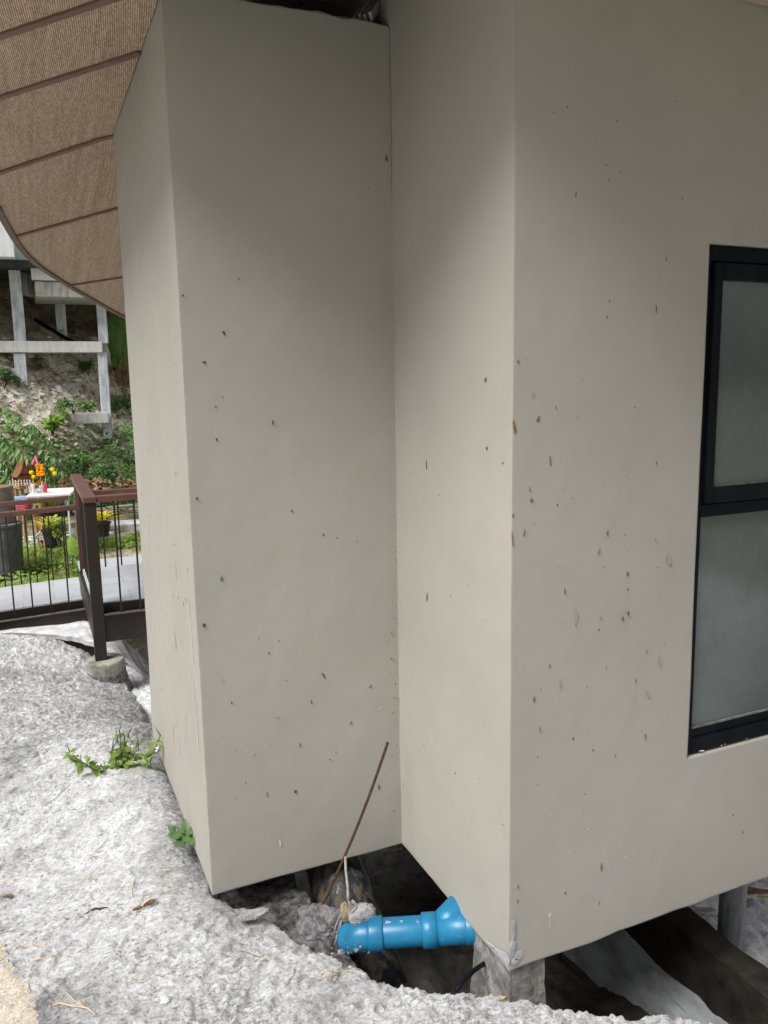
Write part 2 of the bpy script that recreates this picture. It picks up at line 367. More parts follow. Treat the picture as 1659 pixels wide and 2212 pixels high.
def shelf_z(x, y, fine=True):
    wx = x+0.035*fbm(x*5, y*5, 3, 5); wy = y+0.035*fbm(x*5, y*5, 3, 9)
    d, ins = seg_dist(wx, wy, SHELF); sd = np.where(ins, -d, d)
    z = tps(x, y)
    z = z-0.02*sstep(-.12, 0.0, sd)-0.62*sstep(-.02, .16, sd)-0.10*sstep(.1, 1.0, sd)
    z = z+0.020*fbm(x*2.6, y*2.6, 3, 21)
    if fine:
        near_wall = 1-0.75*np.exp(-((x-.40)/.09)**2)*((y > 2.45) & (y < 4.0))
        a = x*0.86+y*0.5; b = -x*0.5+y*0.86
        rip = ridged(a*9+0.6*fbm(x*6, y*6, 2, 3), b*20+1.2*fbm(x*4, y*4, 3, 4), 3, 40)-0.55
        z = z+near_wall*(0.028*rip*(0.3+1.0*vnoise(x*3, y*3, 8))+0.032*(ridged(a*13+.8*fbm(x*7, y*7, 2, 16), b*44+1.6*fbm(x*9, y*9, 2, 6), 3, 50)-.55)+0.004*fbm(x*30, y*44, 4, 60, 0.65)+0.003*fbm(x*85, y*85, 2, 77))
    return z
def gz(x, y): return float(shelf_z(np.array([float(x)]), np.array([float(y)]))[0])
xs = np.concatenate([np.linspace(-6, -.9, 60)[:-1], np.linspace(-.9, 2.3, 460), np.linspace(2.3, 6, 40)[1:]])
ys = np.concatenate([np.linspace(-3, .8, 40)[:-1], np.linspace(.8, 4.4, 520)[:-1], np.linspace(4.4, 9.2, 320)])
GX, GY = np.meshgrid(xs, ys)
tag(gridmesh('ground', GX, GY, shelf_z(GX, GY), SHOT), 'rough grey white sprayed concrete slope beside the house', None, None, 'structure')

SOIL = mottled('dark_soil', (0.06, 0.056, 0.05), (0.15, 0.14, 0.125), 5, 0.95, 0.1, 0.8, 40, 0.02)
# ground below and behind the house
xs2 = np.concatenate([np.linspace(.6, 3.6, 260), np.linspace(3.6, 9, 50)[1:]]); ys2 = np.concatenate([np.linspace(.3, 4.6, 330), np.linspace(4.6, 9.5, 60)[1:]]); PX, PY = np.meshgrid(xs2, ys2)
PZ = -.70-.02*PX+.05*fbm(PX*2, PY*2, 4, 91)+.035*fbm(PX*9, PY*9, 4, 92)+.03*(ridged(PX*7, PY*5, 3, 96)-.5)+.008*fbm(PX*40, PY*40, 3, 97)-.5*sstep(4, 8, PY)*0.3
def m_pit():
    n = NT('pit_ground', 0.95, 0.1)
    sx = n.n.new('ShaderNodeSeparateXYZ'); n.l.new(n.tc, sx.inputs[0])
    pale = n.ramp(n.math('ADD', sx.outputs[0], n.math('MULTIPLY', n.noise(2.5, 4), 0.4)), [(0.0, 0.0), (1.0, 1.0)])
    ground_tone = n.ramp(n.noise(6, 7, 0.65), [(0.3, (0.24, 0.235, 0.225)), (0.7, (0.56, 0.55, 0.52))])
    void_shade = n.n.new('ShaderNodeMapRange'); void_shade.inputs[1].default_value = 1.30; void_shade.inputs[2].default_value = 1.50; n.l.new(n.math('ADD', sx.outputs[0], n.math('MULTIPLY', n.noise(3, 4), 0.2)), void_shade.inputs[0])
    ground_tone = n.mix(void_shade.outputs[0], ground_tone, n.ramp(n.noise(6, 7, 0.65), [(0.3, (0.03, 0.027, 0.023)), (0.7, (0.09, 0.082, 0.07))]))  # darker colour here stands in for the shade of the enclosed void
    shot = n.ramp(n.noise(14, 8, 0.75), [(0.36, (0.25, 0.24, 0.23)), (0.46, (0.62, 0.62, 0.62)), (0.58, (0.86, 0.86, 0.87))])
    mr = n.n.new('ShaderNodeMapRange'); mr.inputs[1].default_value = 2.62; mr.inputs[2].default_value = 2.80
    n.l.new(n.math('ADD', sx.outputs[0], n.math('MULTIPLY', n.noise(4, 4), 0.25)), mr.inputs[0])
    my = n.n.new('ShaderNodeMapRange'); my.inputs[1].default_value = 3.3; my.inputs[2].default_value = 4.2
    n.l.new(n.math('ADD', sx.outputs[1], n.math('MULTIPLY', n.noise(4, 4), 0.5)), my.inputs[0])
    n.color(n.mix(n.math('MAXIMUM', mr.outputs[0], my.outputs[0]), ground_tone, shot)); n.bump(n.noise(30, 7, 0.7), 0.8, 0.03); return n.m
tag(gridmesh('ground', PX, PY, PZ, m_pit()), 'grey ground and pale mortar under the house, with shade coloured in', None, None, 'structure').name = 'pit_ground'

# rubble under the left wall, its dark colour part soot, part wall shadow
rx, ry = np.meshgrid(np.linspace(.44, .95, 130), np.linspace(2.1, 3.6, 260))
rd = np.clip((rx-(.80+.06*fbm(ry*6, rx*6, 2, 95)))/.05, 0, 1)
rz = -.125-.05*np.clip(ry-2.5, 0, 1)+.03*fbm(rx*8, ry*8, 4, 93)+.012*ridged(rx*30, ry*30, 3, 94)-.5*rd
tag(gridmesh('rubble_ground', rx, ry, rz, mottled('soot_shade_rubble', (0.035, 0.034, 0.033), (0.17, 0.165, 0.16), 26, 0.95, 0.1, 0.9, 90, 0.015, None, .38, .66)), 'rubble under the left wall, dark with soot and coloured-in shadow', None, None, 'structure')

# beige washed path in the near left corner
pa = [onz(-60, 1985, -.02), onz(0, 2000, -.02), onz(28, 2060, -.02), onz(52, 2120, -.02), onz(78, 2180, -.02), onz(110, 2260, -.02), onz(170, 2420, -.02)]
nv = 14; rows = []
bx = np.array([p[0] for p in pa]); by = np.array([p[1] for p in pa]); yy = np.linspace(by.min()-.8, by.max()+.02, 90)
bi = np.interp(yy, by[::-1], bx[::-1])
TX = np.array([np.linspace(b-1.4, b+0.004*math.sin(i*1.3)+.010*math.sin(i*.31), 70) for i, b in enumerate(bi)]); TY = np.repeat(yy[:, None], 70, 1)
edge = np.clip((bi[:, None]-TX)/.02, 0, 1)
tag(gridmesh('path', TX, TY, np.maximum(shelf_z(TX, TY, True), shelf_z(TX, TY, False)+.004)+.005*edge-.004*(1-edge)+.004*fbm(TX*60, TY*60, 3, 14), m_path()), 'beige washed aggregate path', None, None, 'structure')

# far ground (garden), hill
def garden_z(x, y): return -.95+.075*(y-8.2)*np.clip((y-8.2)/2, 0, 1)+.05*fbm(x*1.2, y*1.2, 3, 131)+.02*fbm(x*6, y*6, 2, 132)
def m_garden():
    n = NT('garden_soil', 0.95, 0.1)
    a = n.noise(1.7, 6, 0.65)
    c = n.ramp(a, [(0.36, (0.10, 0.14, 0.035)), (0.46, (0.20, 0.22, 0.08)), (0.54, (0.36, 0.33, 0.24)), (0.64, (0.62, 0.60, 0.55))])
    d = n.ramp(n.noise(25, 6, 0.7), [(0.35, 0.8), (0.55, 0)])
    n.color(n.mix(d, c, (0.10, 0.09, 0.05))); n.bump(n.noise(20, 6, 0.7), 0.8, 0.04); return n.m
xs3 = np.linspace(-30, 40, 220); ys3 = np.linspace(7.4, 19, 130); HX, HY = np.meshgrid(xs3, ys3)
tag(gridmesh('terrain', HX, HY, garden_z(HX, HY), m_garden()), 'weedy garden ground beyond the footbridge', None, None, 'structure')
def hill_z(x, y):
    y0 = 15.85+.6*np.clip(x, -6, 6)
    d = y-y0+.5*fbm(x*.5, y*.5, 3, 151)
    z = .05+1.15*np.clip(d, -1, None)-.035*np.clip(d, 0, None)**2*np.where(d > 4, 1, .6)
    z = np.where(d > 8, .05+1.15*8-.035*.8*64+.08*(d-8), z)
    return z+.30*fbm(x*1.3, y*1.3, 4, 161, .55)*sstep(-.3, .8, d)+.10*ridged(x*4, y*4, 3, 171)*sstep(-.3, .8, d)
def m_hill():
    n = NT('rocky_hillside', 0.95, 0.1)
    a = n.noise(1.5, 9, 0.72, None, 0.8)
    c = n.ramp(a, [(0.30, (0.07, 0.052, 0.035)), (0.40, (0.26, 0.21, 0.15)), (0.47, (0.58, 0.52, 0.42)), (0.58, (0.86, 0.83, 0.76))])
    g = n.noise(11, 7, 0.75)
    c = n.mix(n.ramp(g, [(0.34, 0.9), (0.50, 0)]), c, (0.05, 0.036, 0.024))
    c = n.mix(n.ramp(n.noise(26, 4, 0.7), [(0.60, 0.0), (0.68, 0.85)]), c, (0.66, 0.63, 0.57))
    sx = n.n.new('ShaderNodeSeparateXYZ'); n.l.new(n.tc, sx.inputs[0])
    mr = n.n.new('ShaderNodeMapRange'); mr.inputs[1].default_value = 2.6; mr.inputs[2].default_value = 3.3; n.l.new(n.math('ADD', sx.outputs[2], n.math('MULTIPLY', n.noise(1.5, 3), 0.6)), mr.inputs[0])
    ground_tone = n.ramp(n.noise(5, 8, 0.7), [(0.3, (0.10, 0.078, 0.056)), (0.7, (0.34, 0.28, 0.215))])
    n.color(n.mix(n.math('MULTIPLY', mr.outputs[0], 0.85), c, ground_tone)); n.bump(n.noise(9, 9, 0.75), 0.6, 0.07); return n.m
xs4 = np.concatenate([np.linspace(-30, -3, 60)[:-1], np.linspace(-3, 5, 330), np.linspace(5, 40, 70)[1:]]); ys4 = np.concatenate([np.linspace(13.5, 23, 330), np.linspace(23, 120, 60)[1:]]); HX, HY = np.meshgrid(xs4, ys4)
tag(gridmesh('hill', HX, HY, hill_z(HX, HY), m_hill()), 'rocky hillside behind the garden', None, None, 'structure')
def hz(x, y): return float(max(hill_z(np.array([float(x)]), np.array([float(y)]))[0], garden_z(np.array([float(x)]), np.array([float(y)]))[0]))
def on_terrain(U, V, t0=8.0, t1=40):
    for t in np.arange(t0, t1, .04):
        p = at(U, V, t)
        if p[2] <= hz(p[0], p[1]): return p
    return at(U, V, t1)
# the wide land all around, far below everything that is seen close up
w = MB(); w.add([(-600, -600, -4), (600, -600, -4), (600, 600, -4), (-600, 600, -4)], [(0, 1, 2, 3)])
tag(w.build('land', mottled('far_land', (0.08, 0.12, 0.04), (0.25, 0.23, 0.15), 0.05, 0.95, 0.1, 0)), 'low land around the site', None, None, 'structure')

# ------------------------------------------------------------------ the house
XA, XB, YF1, YF3, YL, XE, YE = .447, 1.163, 2.527, 1.79, 3.915, 2.62, 5.2
house = thing('house', 'grey beige plastered house corner with a dark framed window and woven soffit', 'house', (1.2, 2.6, 0))
# wall mesh: finely gridded faces with a hand-trowelled waviness
wm = MB()
def gridface(a, b, c, d, st=.04):
    a, b, c, d = [np.array(q, float) for q in (a, b, c, d)]
    nu = max(1, int(np.linalg.norm(b-a)/st)); nv = max(1, int(np.linalg.norm(d-a)/st)); vs = []
    for j in range(nv+1):
        for i in range(nu+1):
            s, t = i/nu, j/nv; vs.append((a*(1-s)+b*s)*(1-t)+(d*(1-s)+c*s)*t)
    wm.add(vs, [(j*(nu+1)+i, j*(nu+1)+i+1, (j+1)*(nu+1)+i+1, (j+1)*(nu+1)+i) for j in range(nv) for i in range(nu)])
ZT = 2.85; ZR = 3.25
WX0, WX1, WZ0, WZ1 = 1.823, 2.42, .520, 2.090
gridface((XA, YL, 0), (XA, YF1, 0), (XA, YF1, ZT), (XA, YL, ZT))
gridface((XA, YF1, 0), (XB, YF1, 0), (XB, YF1, ZT), (XA, YF1, ZT), .02)
gridface((XA, YF1, ZT), (XB, YF1, ZT), (XB, YL, ZT), (XA, YL, ZT), .06)
gridface((XA, YL, 0), (XB, YL, 0), (XB, YF1, 0), (XA, YF1, 0), .06)
gridface((XB, YL, 0), (XA, YL, 0), (XA, YL, ZT), (XB, YL, ZT), .2)
gridface((XB, YF1, 0), (XB, YF3, 0), (XB, YF3, ZT), (XB, YF1, ZT))
gridface((XB, YF1, ZT), (XB, YF3, ZT), (XB, YF3, ZR), (XB, YF1, ZR))
gridface((XB, YE, ZT), (XB, YF1, ZT), (XB, YF1, ZR), (XB, YE, ZR), .1)
gridface((XB, YE, 0), (XB, YL, 0), (XB, YL, ZT), (XB, YE, ZT), .2)
gridface((XB, YF3, 0), (WX0, YF3, 0), (WX0, YF3, WZ0), (XB, YF3, WZ0))
gridface((XB, YF3, WZ0), (WX0, YF3, WZ0), (WX0, YF3, WZ1), (XB, YF3, WZ1))
gridface((XB, YF3, WZ1), (WX0, YF3, WZ1), (WX0, YF3, ZR), (XB, YF3, ZR))
gridface((WX0, YF3, 0), (WX1, YF3, 0), (WX1, YF3, WZ0), (WX0, YF3, WZ0))
gridface((WX0, YF3, WZ1), (WX1, YF3, WZ1), (WX1, YF3, ZR), (WX0, YF3, ZR))
gridface((WX1, YF3, 0), (XE, YF3, 0), (XE, YF3, ZR), (WX1, YF3, ZR), .08)
RV = YF3+.085
gridface((WX0, YF3, WZ0), (WX1, YF3, WZ0), (WX1, RV, WZ0+.012), (WX0, RV, WZ0+.012), .03)
gridface((WX0, RV, WZ1), (WX1, RV, WZ1), (WX1, YF3, WZ1), (WX0, YF3, WZ1), .05)
gridface((WX0, YF3, WZ0), (WX0, RV, WZ0), (WX0, RV, WZ1), (WX0, YF3, WZ1), .05)
gridface((WX1, RV, WZ0), (WX1, YF3, WZ0), (WX1, YF3, WZ1), (WX1, RV, WZ1), .05)
gridface((XE, YF3, 0), (XE, YE, 0), (XE, YE, ZR), (XE, YF3, ZR), .2)
gridface((XE, YE, 0), (XB, YE, 0), (XB, YE, ZR), (XE, YE, ZR), .2)
gridface((XB, YE, 0), (XE, YE, 0), (XE, YF3, 0), (XB, YF3, 0), .08)
P = np.array(wm.v)
e = .0028
P = P+e*np.stack([fbm(P[:, 1]*2.5+P[:, 0], P[:, 2]*1.6, 3, 201), fbm(P[:, 0]*2.5+P[:, 1], P[:, 2]*1.6, 3, 211), .5*fbm(P[:, 0]*6, P[:, 1]*6, 3, 221)], -1)
P = P+.0005*np.stack([fbm(P[:, 1]*19+P[:, 0]*19, P[:, 2]*15, 2, 204), fbm(P[:, 0]*19+P[:, 1]*19, P[:, 2]*15, 2, 214), 0*P[:, 0]], -1)
edge = (np.abs(P[:, 2]-ZT) < .02) & (P[:, 1] < YF1+.03); P[edge, 2] += .010*fbm(P[edge, 0]*16, P[edge, 1]*16, 3, 231)
edge = (P[:, 2] < .01); P[edge, 2] += .006*fbm(P[edge, 0]*9, P[edge, 1]*9, 3, 241)
wm.v = [tuple(q) for q in P]
# splashes, mud-wasp nests and chips on the plaster: small raised spots in the same mesh
MUD = mottled('mud_speck', (0.15, 0.09, 0.048), (0.27, 0.175, 0.095), 60, 0.9, 0.1, 0.4, 300)
SOOT = mottled('dark_speck', (0.045, 0.037, 0.028), (0.11, 0.092, 0.07), 60, 0.9, 0.1, 0.4, 300)
SMUDGE = mottled('pale_smudge', (0.30, 0.285, 0.25), (0.345, 0.33, 0.29), 40, 0.85, 0.1, 0)
CHALK = mottled('pale_splash', (0.48, 0.47, 0.43), (0.60, 0.58, 0.54), 40, 0.85, 0.1, 0)
MORT = mottled('grey_mortar', (0.26, 0.26, 0.265), (0.40, 0.40, 0.405), 25, 0.9, 0.15, 0.4, 120)
def pt_on(face, U, V):
    if face == 'L': return onx(U, V, XA), Vector((-1, 0, 0)), Vector((0, 1, 0))
    if face == '1': return ony(U, V, YF1), Vector((0, -1, 0)), Vector((1, 0, 0))
    if face == '2': return onx(U, V, XB), Vector((-1, 0, 0)), Vector((0, 1, 0))
    return ony(U, V, YF3), Vector((0, -1, 0)), Vector((1, 0, 0))
def speck(face, U, V, h, w, mat, ang=0, thick=.0016, n=9, rough=.3):
    p, nr, tx = pt_on(face, U, V); p = Vector(p); wm.cm = mat
    c, s = math.cos(ang), math.sin(ang); up = Vector((0, 0, 1)); A = tx*c+up*s; B = up*c-tx*s
    vs = []; 
    q = [random.uniform(1-rough, 1+rough) for _ in range(n)]
    for ring, (sc, hh) in enumerate(((1.0, .0026), (.55, .0026+(thick if mat in (1, 2, 5) else .0002)))):
        for k in range(n):
            a = 2*math.pi*k/n; vs.append(p+(A*math.cos(a)*w/2+B*math.sin(a)*h/2)*sc*q[k]+nr*hh)
    fs = [(k, (k+1) % n, n+(k+1) % n, n+k) for k in range(n)]+[tuple(n+k for k in range(n))]
    wm.add(vs, fs); wm.cm = 0
K = .0013
for f, u, v, h, w_, m, a in [
    ('1', 516, 603, 14, 4, 1, .2), ('1', 483, 719, 14, 6, 2, .2), ('1', 441, 783, 7, 11, 2, -.2), ('1', 395, 639, 8, 6, 2, 0), ('1', 589, 912, 14, 4, 2, -.3), ('1', 480, 858, 5, 4, 1, 0), ('1', 466, 879, 6, 5, 1, 0), ('1', 468, 950, 9, 4, 2, .3),
    ('1', 425, 1077, 8, 7, 2, 0), ('1', 630, 1103, 9, 8, 1, .5), ('1', 698, 1155, 10, 3, 2, .6), ('1', 727, 1161, 6, 3, 2, 0), ('1', 478, 1250, 16, 6, 1, 0), ('1', 440, 1351, 11, 9, 2, 0), ('1', 558, 1378, 5, 3, 2, 0), ('1', 602, 1384, 5, 3, 2, 0),
    ('1', 580, 1410, 8, 5, 1, 0), ('1', 698, 1458, 22, 4, 2, .5), ('1', 672, 1516, 18, 2.5, 2, .2), ('1', 757, 1562, 14, 3, 2, -.4), ('1', 800, 1482, 12, 3, 2, -.9), ('1', 648, 1608, 14, 3, 2, 0), ('1', 638, 1709, 11, 7, 2, 0), ('1', 576, 1715, 16, 3, 1, 0),
    ('1', 482, 1470, 10, 4, 3, 0), ('1', 605, 1820, 26, 6, 4, 0), ('1', 820, 1530, 24, 2.5, 4, -1.1), ('1', 795, 406, 6, 3, 2, 0), ('1', 834, 342, 26, 12, 1, 0), ('2', 841, 338, 30, 14, 1, .2), ('1', 818, 1700, 18, 4, 2, .1),
    ('1', 600, 1550, 5, 4, 1, 0), ('1', 530, 1690, 5, 3, 2, 0), ('1', 500, 1518, 9, 3, 2, 0), ('1', 712, 1640, 5, 3, 2, 0), ('1', 550, 1630, 4, 3, 2, 0), ('1', 735, 1330, 5, 3, 4, 0),
    ('2', 1050, 820, 14, 3, 2, .3), ('2', 1053, 968, 10, 3, 2, 0), ('2', 924, 1290, 26, 2.5, 2, .1), ('2', 923, 1005, 34, 2, 2, 0), ('2', 1088, 1000, 5, 3, 2, 0), ('2', 985, 1670, 4, 3, 2, 0), ('2', 1000, 1760, 4, 4, 4, 0), ('2', 1020, 1850, 5, 5, 4, 0), ('2', 960, 1790, 4, 4, 4, 0), ('2', 1060, 1900, 6, 5, 4, 0),
    ('3', 1161, 905, 16, 9, 1, -.5), ('3', 1110, 920, 32, 9, 1, .15), ('3', 1200, 880, 8, 3, 1, .2), ('3', 1187, 995, 22, 5, 1, .1), ('3', 1143, 1057, 12, 4, 1, .1), ('3', 1147, 1080, 12, 9, 1, .6), ('3', 1203, 1091, 7, 3, 2, 0), ('3', 1131, 1150, 16, 5, 1, -.2),
    ('3', 1107, 1113, 10, 6, 1, 0), ('3', 1106, 1165, 36, 4, 1, .1), ('3', 1311, 1150, 12, 6, 1, -.3), ('3', 1293, 1190, 20, 4, 1, -.35), ('3', 1415, 1167, 7, 3, 1, 0), ('3', 1219, 1276, 16, 4.5, 1, .05), ('3', 1355, 1240, 12, 5, 2, 0), ('3', 1355, 1273, 7, 4, 2, 0), ('3', 1344, 1335, 12, 7, 1, .3), ('3', 1356, 1325, 9, 7, 2, 0),
    ('3', 1296, 1333, 10, 3, 1, -.3), ('3', 1243, 1350, 5, 3, 2, 0), ('3', 1293, 1360, 5, 3, 2, 0), ('3', 1396, 1406, 13, 3, 1, 0), ('3', 1186, 1437, 13, 4, 1, 0), ('3', 1308, 1440, 8, 2.5, 1, 0), ('3', 1372, 1470, 12, 4, 1, .4), ('3', 1152, 1510, 12, 7, 1, 0), ('3', 1237, 1595, 7, 4, 2, 0), ('3', 1280, 1620, 8, 3, 2, 0), ('3', 1328, 1632, 8, 3, 1, 0),
    ('3', 1393, 1590, 22, 4, 1, -.1), ('3', 1165, 1575, 20, 2.5, 1, 0), ('3', 1245, 1330, 34, 10, 3, 0), ('3', 1210, 1480, 30, 7, 3, 0), ('3', 1332, 263, 7, 4, 2, 0), ('3', 1308, 358, 5, 3, 2, 0), ('3', 1340, 372, 5, 3, 2, 0), ('3', 1314, 390, 6, 2, 2, 0), ('3', 1472, 430, 6, 3, 2, 0), ('3', 1243, 420, 16, 2, 2, -.2),
    ('3', 1416, 670, 30, 2, 2, 0), ('3', 1315, 650, 8, 2, 2, 0), ('3', 1310, 685, 12, 2, 2, 0), ('3', 1438, 560, 18, 1.5, 2, 0), ('3', 1457, 220, 5, 2, 2, 0), ('3', 1225, 232, 5, 3, 2, 0), ('3', 1195, 245, 4, 3, 2, 0), ('3', 1370, 880, 6, 2, 1, 0), ('3', 1417, 1000, 9, 2, 2, 0),
    ('3', 1298, 1870, 28, 6, 1, .05), ('3', 1220, 1928, 9, 4, 1, 0), ('3', 1293, 1950, 14, 2.5, 1, 0), ('3', 1582, 1760, 6, 4, 2, 0), ('3', 1604, 1797, 10, 3, 1, 0), ('3', 1302, 1700, 5, 4, 4, 0), ('3', 1187, 1975, 12, 11, 4, 0), ('3', 1187, 1995, 34, 3, 4, 0), ('3', 1118, 1915, 12, 4, 1, -.1), ('3', 1117, 1945, 10, 3, 1, -.2),
    ('3', 1270, 1790, 5, 5, 4, 0), ('3', 1350, 1850, 5, 5, 4, 0), ('3', 1430, 1830, 4, 4, 4, 0), ('3', 1500, 1900, 4, 4, 4, 0), ('3', 1170, 1780, 4, 4, 4, 0), ('3', 1230, 1840, 4, 4, 4, 0), ('3', 1400, 1500, 22, 7, 3, .1), ('3', 1425, 1430, 30, 6, 3, .2), ('3', 1118, 780, 7, 5, 1, 0), ('3', 1150, 850, 16, 9, 3, 0), ('3', 1445, 1210, 24, 12, 3, 0)]:
    k2 = .68 if v < 700 else .92; speck(f, u, v, h*K*k2, w_*K*k2*(1.3 if f in 'L2' else 1), m, a)
for _ in range(60):                                         # thin vertical dashes on the side face
    u = random.uniform(285, 435); v = random.triangular(620, 1650, 1250)
    if not (250+.0609*(v-292)+6 < u < 340+.0594*v-4): continue
    speck('L', u, v, random.choice((4, 6, 9, 13))*K*1.2, random.uniform(.9, 1.6)*K*2.0, random.choice((1, 2, 3, 3)), 0, .0008, 7)
for _ in range(45):
    u = random.uniform(290, 440); v = random.triangular(1050, 1850, 1500)
    if not (250+.0609*(v-292)+8 < u < 340+.0594*v-6): continue
    speck('L', u, v, random.uniform(30, 110)*K*1.2, random.uniform(1.5, 3.5)*K*2, random.choice((4, 4, 4, 3)), 0, .0003, 9, .4)
for _ in range(170):                                        # mould along the inner corner
    v = random.triangular(1000, 1800, 1420); d_ = abs(random.gauss(0, 9)); f = random.choice('112'); u = 846+(v-400)*.0125+(d_+1 if f == '2' else -d_-1)
    speck(f, u, v, random.uniform(1.5, 5)*K, random.uniform(1, 3)*K, random.choice((2, 3, 3, 1)), random.uniform(-.5, .5), .0006, 6)
for _ in range(150):
    f = random.choice('1233'); u = {'1': random.uniform(450, 850), '2': random.uniform(872, 1090), '3': random.uniform(1110, 1480)}[f]; v = random.triangular(700, 1850, 1700)
    speck(f, u, v, random.uniform(1.6, 4)*K, random.uniform(1.6, 3.5)*K, random.choice((1, 2, 4, 4, 4)), random.uniform(-1, 1), .0012, 6)
# the smear of fresh mortar at the foot of the outer corner
for u, v, h, w_ in ((1108, 2010, 60, 16), (1106, 2050, 60, 24), (1118, 2064, 32, 30), (1112, 2075, 26, 24)): speck('3', u, v, h*K, w_*K, 5, 0, .002, 16, .12)
for u, v, h, w_ in ((1092, 2068, 34, 34), (1078, 2058, 22, 30), (1060, 2040, 12, 40)): speck('2', u, v, h*K, w_*K*1.2, 5, -.3, .002, 14, .12)
for k in range(24):
    za, zb = 2.845-k*.022, 2.845-(k+1)*.022; wa, wb = .007+.0025*math.sin(k*1.7), .007+.0025*math.sin((k+1)*1.7); wm.cm = 6
    wm.add([(XB-.0045, YF1-.001, za), (XB-.0045, YF1-wa, za), (XB-.0045, YF1-wb, zb), (XB-.0045, YF1-.001, zb)], [(0, 1, 2, 3)])
wm.cm = 0
wm.build('wall', [WALL, MUD, SOOT, SMUDGE, CHALK, MORT, mottled('corner_filler', (.46, .44, .40), (.52, .50, .45), 20, .7, .2, 0)], house, smooth=False, merge='keep')
for q in house.children[0].data.polygons: q.use_smooth = q.material_index == 0 and False

# window
win = thing('tmp', None, None)
FY = YF3+.021
def pane_rect(mb, x0, x1, z0, z1, y0, y1, wl, wr, wb, wt):
    mb.bb(x0, x0+wl, y0, y1, z0, z1); mb.bb(x1-wr, x1, y0, y1, z0, z1)
    mb.bb(x0+wl, x1-wr, y0, y1, z0, z0+wb); mb.bb(x0+wl, x1-wr, y0, y1, z1-wt, z1); return mb
bpy.data.objects.remove(win)
ZM = float(ony(1560, 1098, FY)[2])
gl = MB(); gl.bb(WX0+.022, WX1-.03, FY+.012, FY+.018, WZ0+.055, ZM-.018)
window = MB()
pane_rect(window, WX0+.001, WX1-.001, WZ0+.008, WZ1-.001, FY-.012, FY+.04, .022, .03, .05, .045)
window.bb(WX0+.023, WX1-.031, FY-.012, FY+.04, ZM-.020, ZM+.020)
window.bb(WX0+.023, WX1-.031, FY-.004, FY+.03, WZ0+.058, WZ0+.082)
WIN = window.build('window', BLACKF, house, bevel=.003)
gl.build('pane', GLASS, WIN)
sx0, sx1, sz0, sz1 = WX0+.026, WX1-.034, ZM+.023, WZ1-.05
sash = pane_rect(MB(), sx0, sx1, sz0, sz1, FY-.026, FY+.014, .030, .030, .048, .048).build('sash', BLACKF, WIN, bevel=.004)
MB().bb(sx0+.028, sx1-.028, FY-.006, FY-.001, sz0+.046, sz1-.046).build('pane', GLASS, WIN)
GASK = mottled('weathered_gasket', (0.10, 0.10, 0.10), (0.22, 0.22, 0.21), 40, 0.8, 0.2, 0)
g = MB(); g.bb(sx0+.030, sx1-.030, FY-.0085, FY-.0062, sz0+.048, sz0+.053); g.build('gasket', GASK, WIN); g = MB(); g.bb(WX0+.024, WX1-.032, FY+.004, FY+.0115, WZ0+.0825, WZ0+.088); g.build('gasket', GASK, WIN)
g = MB()
for _ in range(6):
    x = random.uniform(WX0+.03, WX0+.3); g.blob((x, YF3+.002+random.random()*.006, WZ0+.0125), random.uniform(.001, .0026), 5, .4, (2.2, 1, .5))
g.build('sill_debris', CHALK, WIN)['kind'] = 'stuff'

# soffit, trim and roof
def sof_z(x, y): return 2.83-.155*max(0.0, y-3.95) if y > 1.9 or x < 1.1 else 2.83-.09*min(1, max(0, (x-1.1)/.4))
OUT = [(1.95, 8.7), (1.35, 7.95), (.845, 7.24), (.555, 6.72), (.325, 6.27), (.085, 5.70), (-.05, 4.985), (-.12, 4.3), (-.14, 3.6), (-.12, 3.0), (-.10, 2.50), (.0, 2.2), (.19, 2.0), (.44, 1.80), (.71, 1.53), (.92, 1.22), (1.25, .6), (1.9, -.5), (3.3, -2.2)]  # front edge lies out of view, shaped to throw shade on the walls
INN = [(3.2, 8.6), (2.7, 7.9), (2.2, 7.0), (1.7, 6.3), (1.3, 5.6), (.95, 4.9), (.60, 4.2), (.444, 3.93), (.444, 3.5), (.444, 2.95), (.444, 2.53), (.446, 2.35), (.60, 2.24), (.9, 2.2), (1.158, 2.2), (1.163, 1.785), (1.6, 1.785), (2.3, 1.785), (3.3, 1.785)]
def densify(L, m=6):
    L = np.array(L); t = np.arange(len(L)); tt = np.linspace(0, len(L)-1, (len(L)-1)*m+1)
    # Catmull-Rom
    o = []
    for q in tt:
        i = min(int(q), len(L)-2); f = q-i; p0, p1, p2, p3 = L[max(i-1, 0)], L[i], L[i+1], L[min(i+2, len(L)-1)]
        o.append(.5*((2*p1)+(-p0+p2)*f+(2*p0-5*p1+4*p2-p3)*f*f+(-p0+3*p1-3*p2+p3)*f**3))
    return np.array(o)
dO = densify(OUT); dI = np.array([np.array(INN)[min(int(q), len(INN)-2)]*(1-(q-min(int(q), len(INN)-2)))+np.array(INN)[min(int(q), len(INN)-2)+1]*(q-min(int(q), len(INN)-2)) for q in np.linspace(0, len(INN)-1, len(dO))])
def soffit_part(i0, i1, up=0.0, ns=10):
    mb = MB(); vs = []
    for i in range(i0, i1+1):
        for k in range(ns+1):
            p = dO[i]*(1-k/ns)+dI[i]*k/ns; vs.append((p[0], p[1], sof_z(p[0], p[1])+up))
    n = i1-i0
    mb.add(vs, [(a*(ns+1)+k, (a+1)*(ns+1)+k, (a+1)*(ns+1)+k+1, a*(ns+1)+k+1) for a in range(n) for k in range(ns)]); return mb
NS = len(dO)-1; SPLIT = 6*14
SOF = soffit_part(0, SPLIT).build('soffit', WEAVE, house, smooth=True)
soffit_part(SPLIT, NS).build('ceiling', CEIL, house, smooth=True)
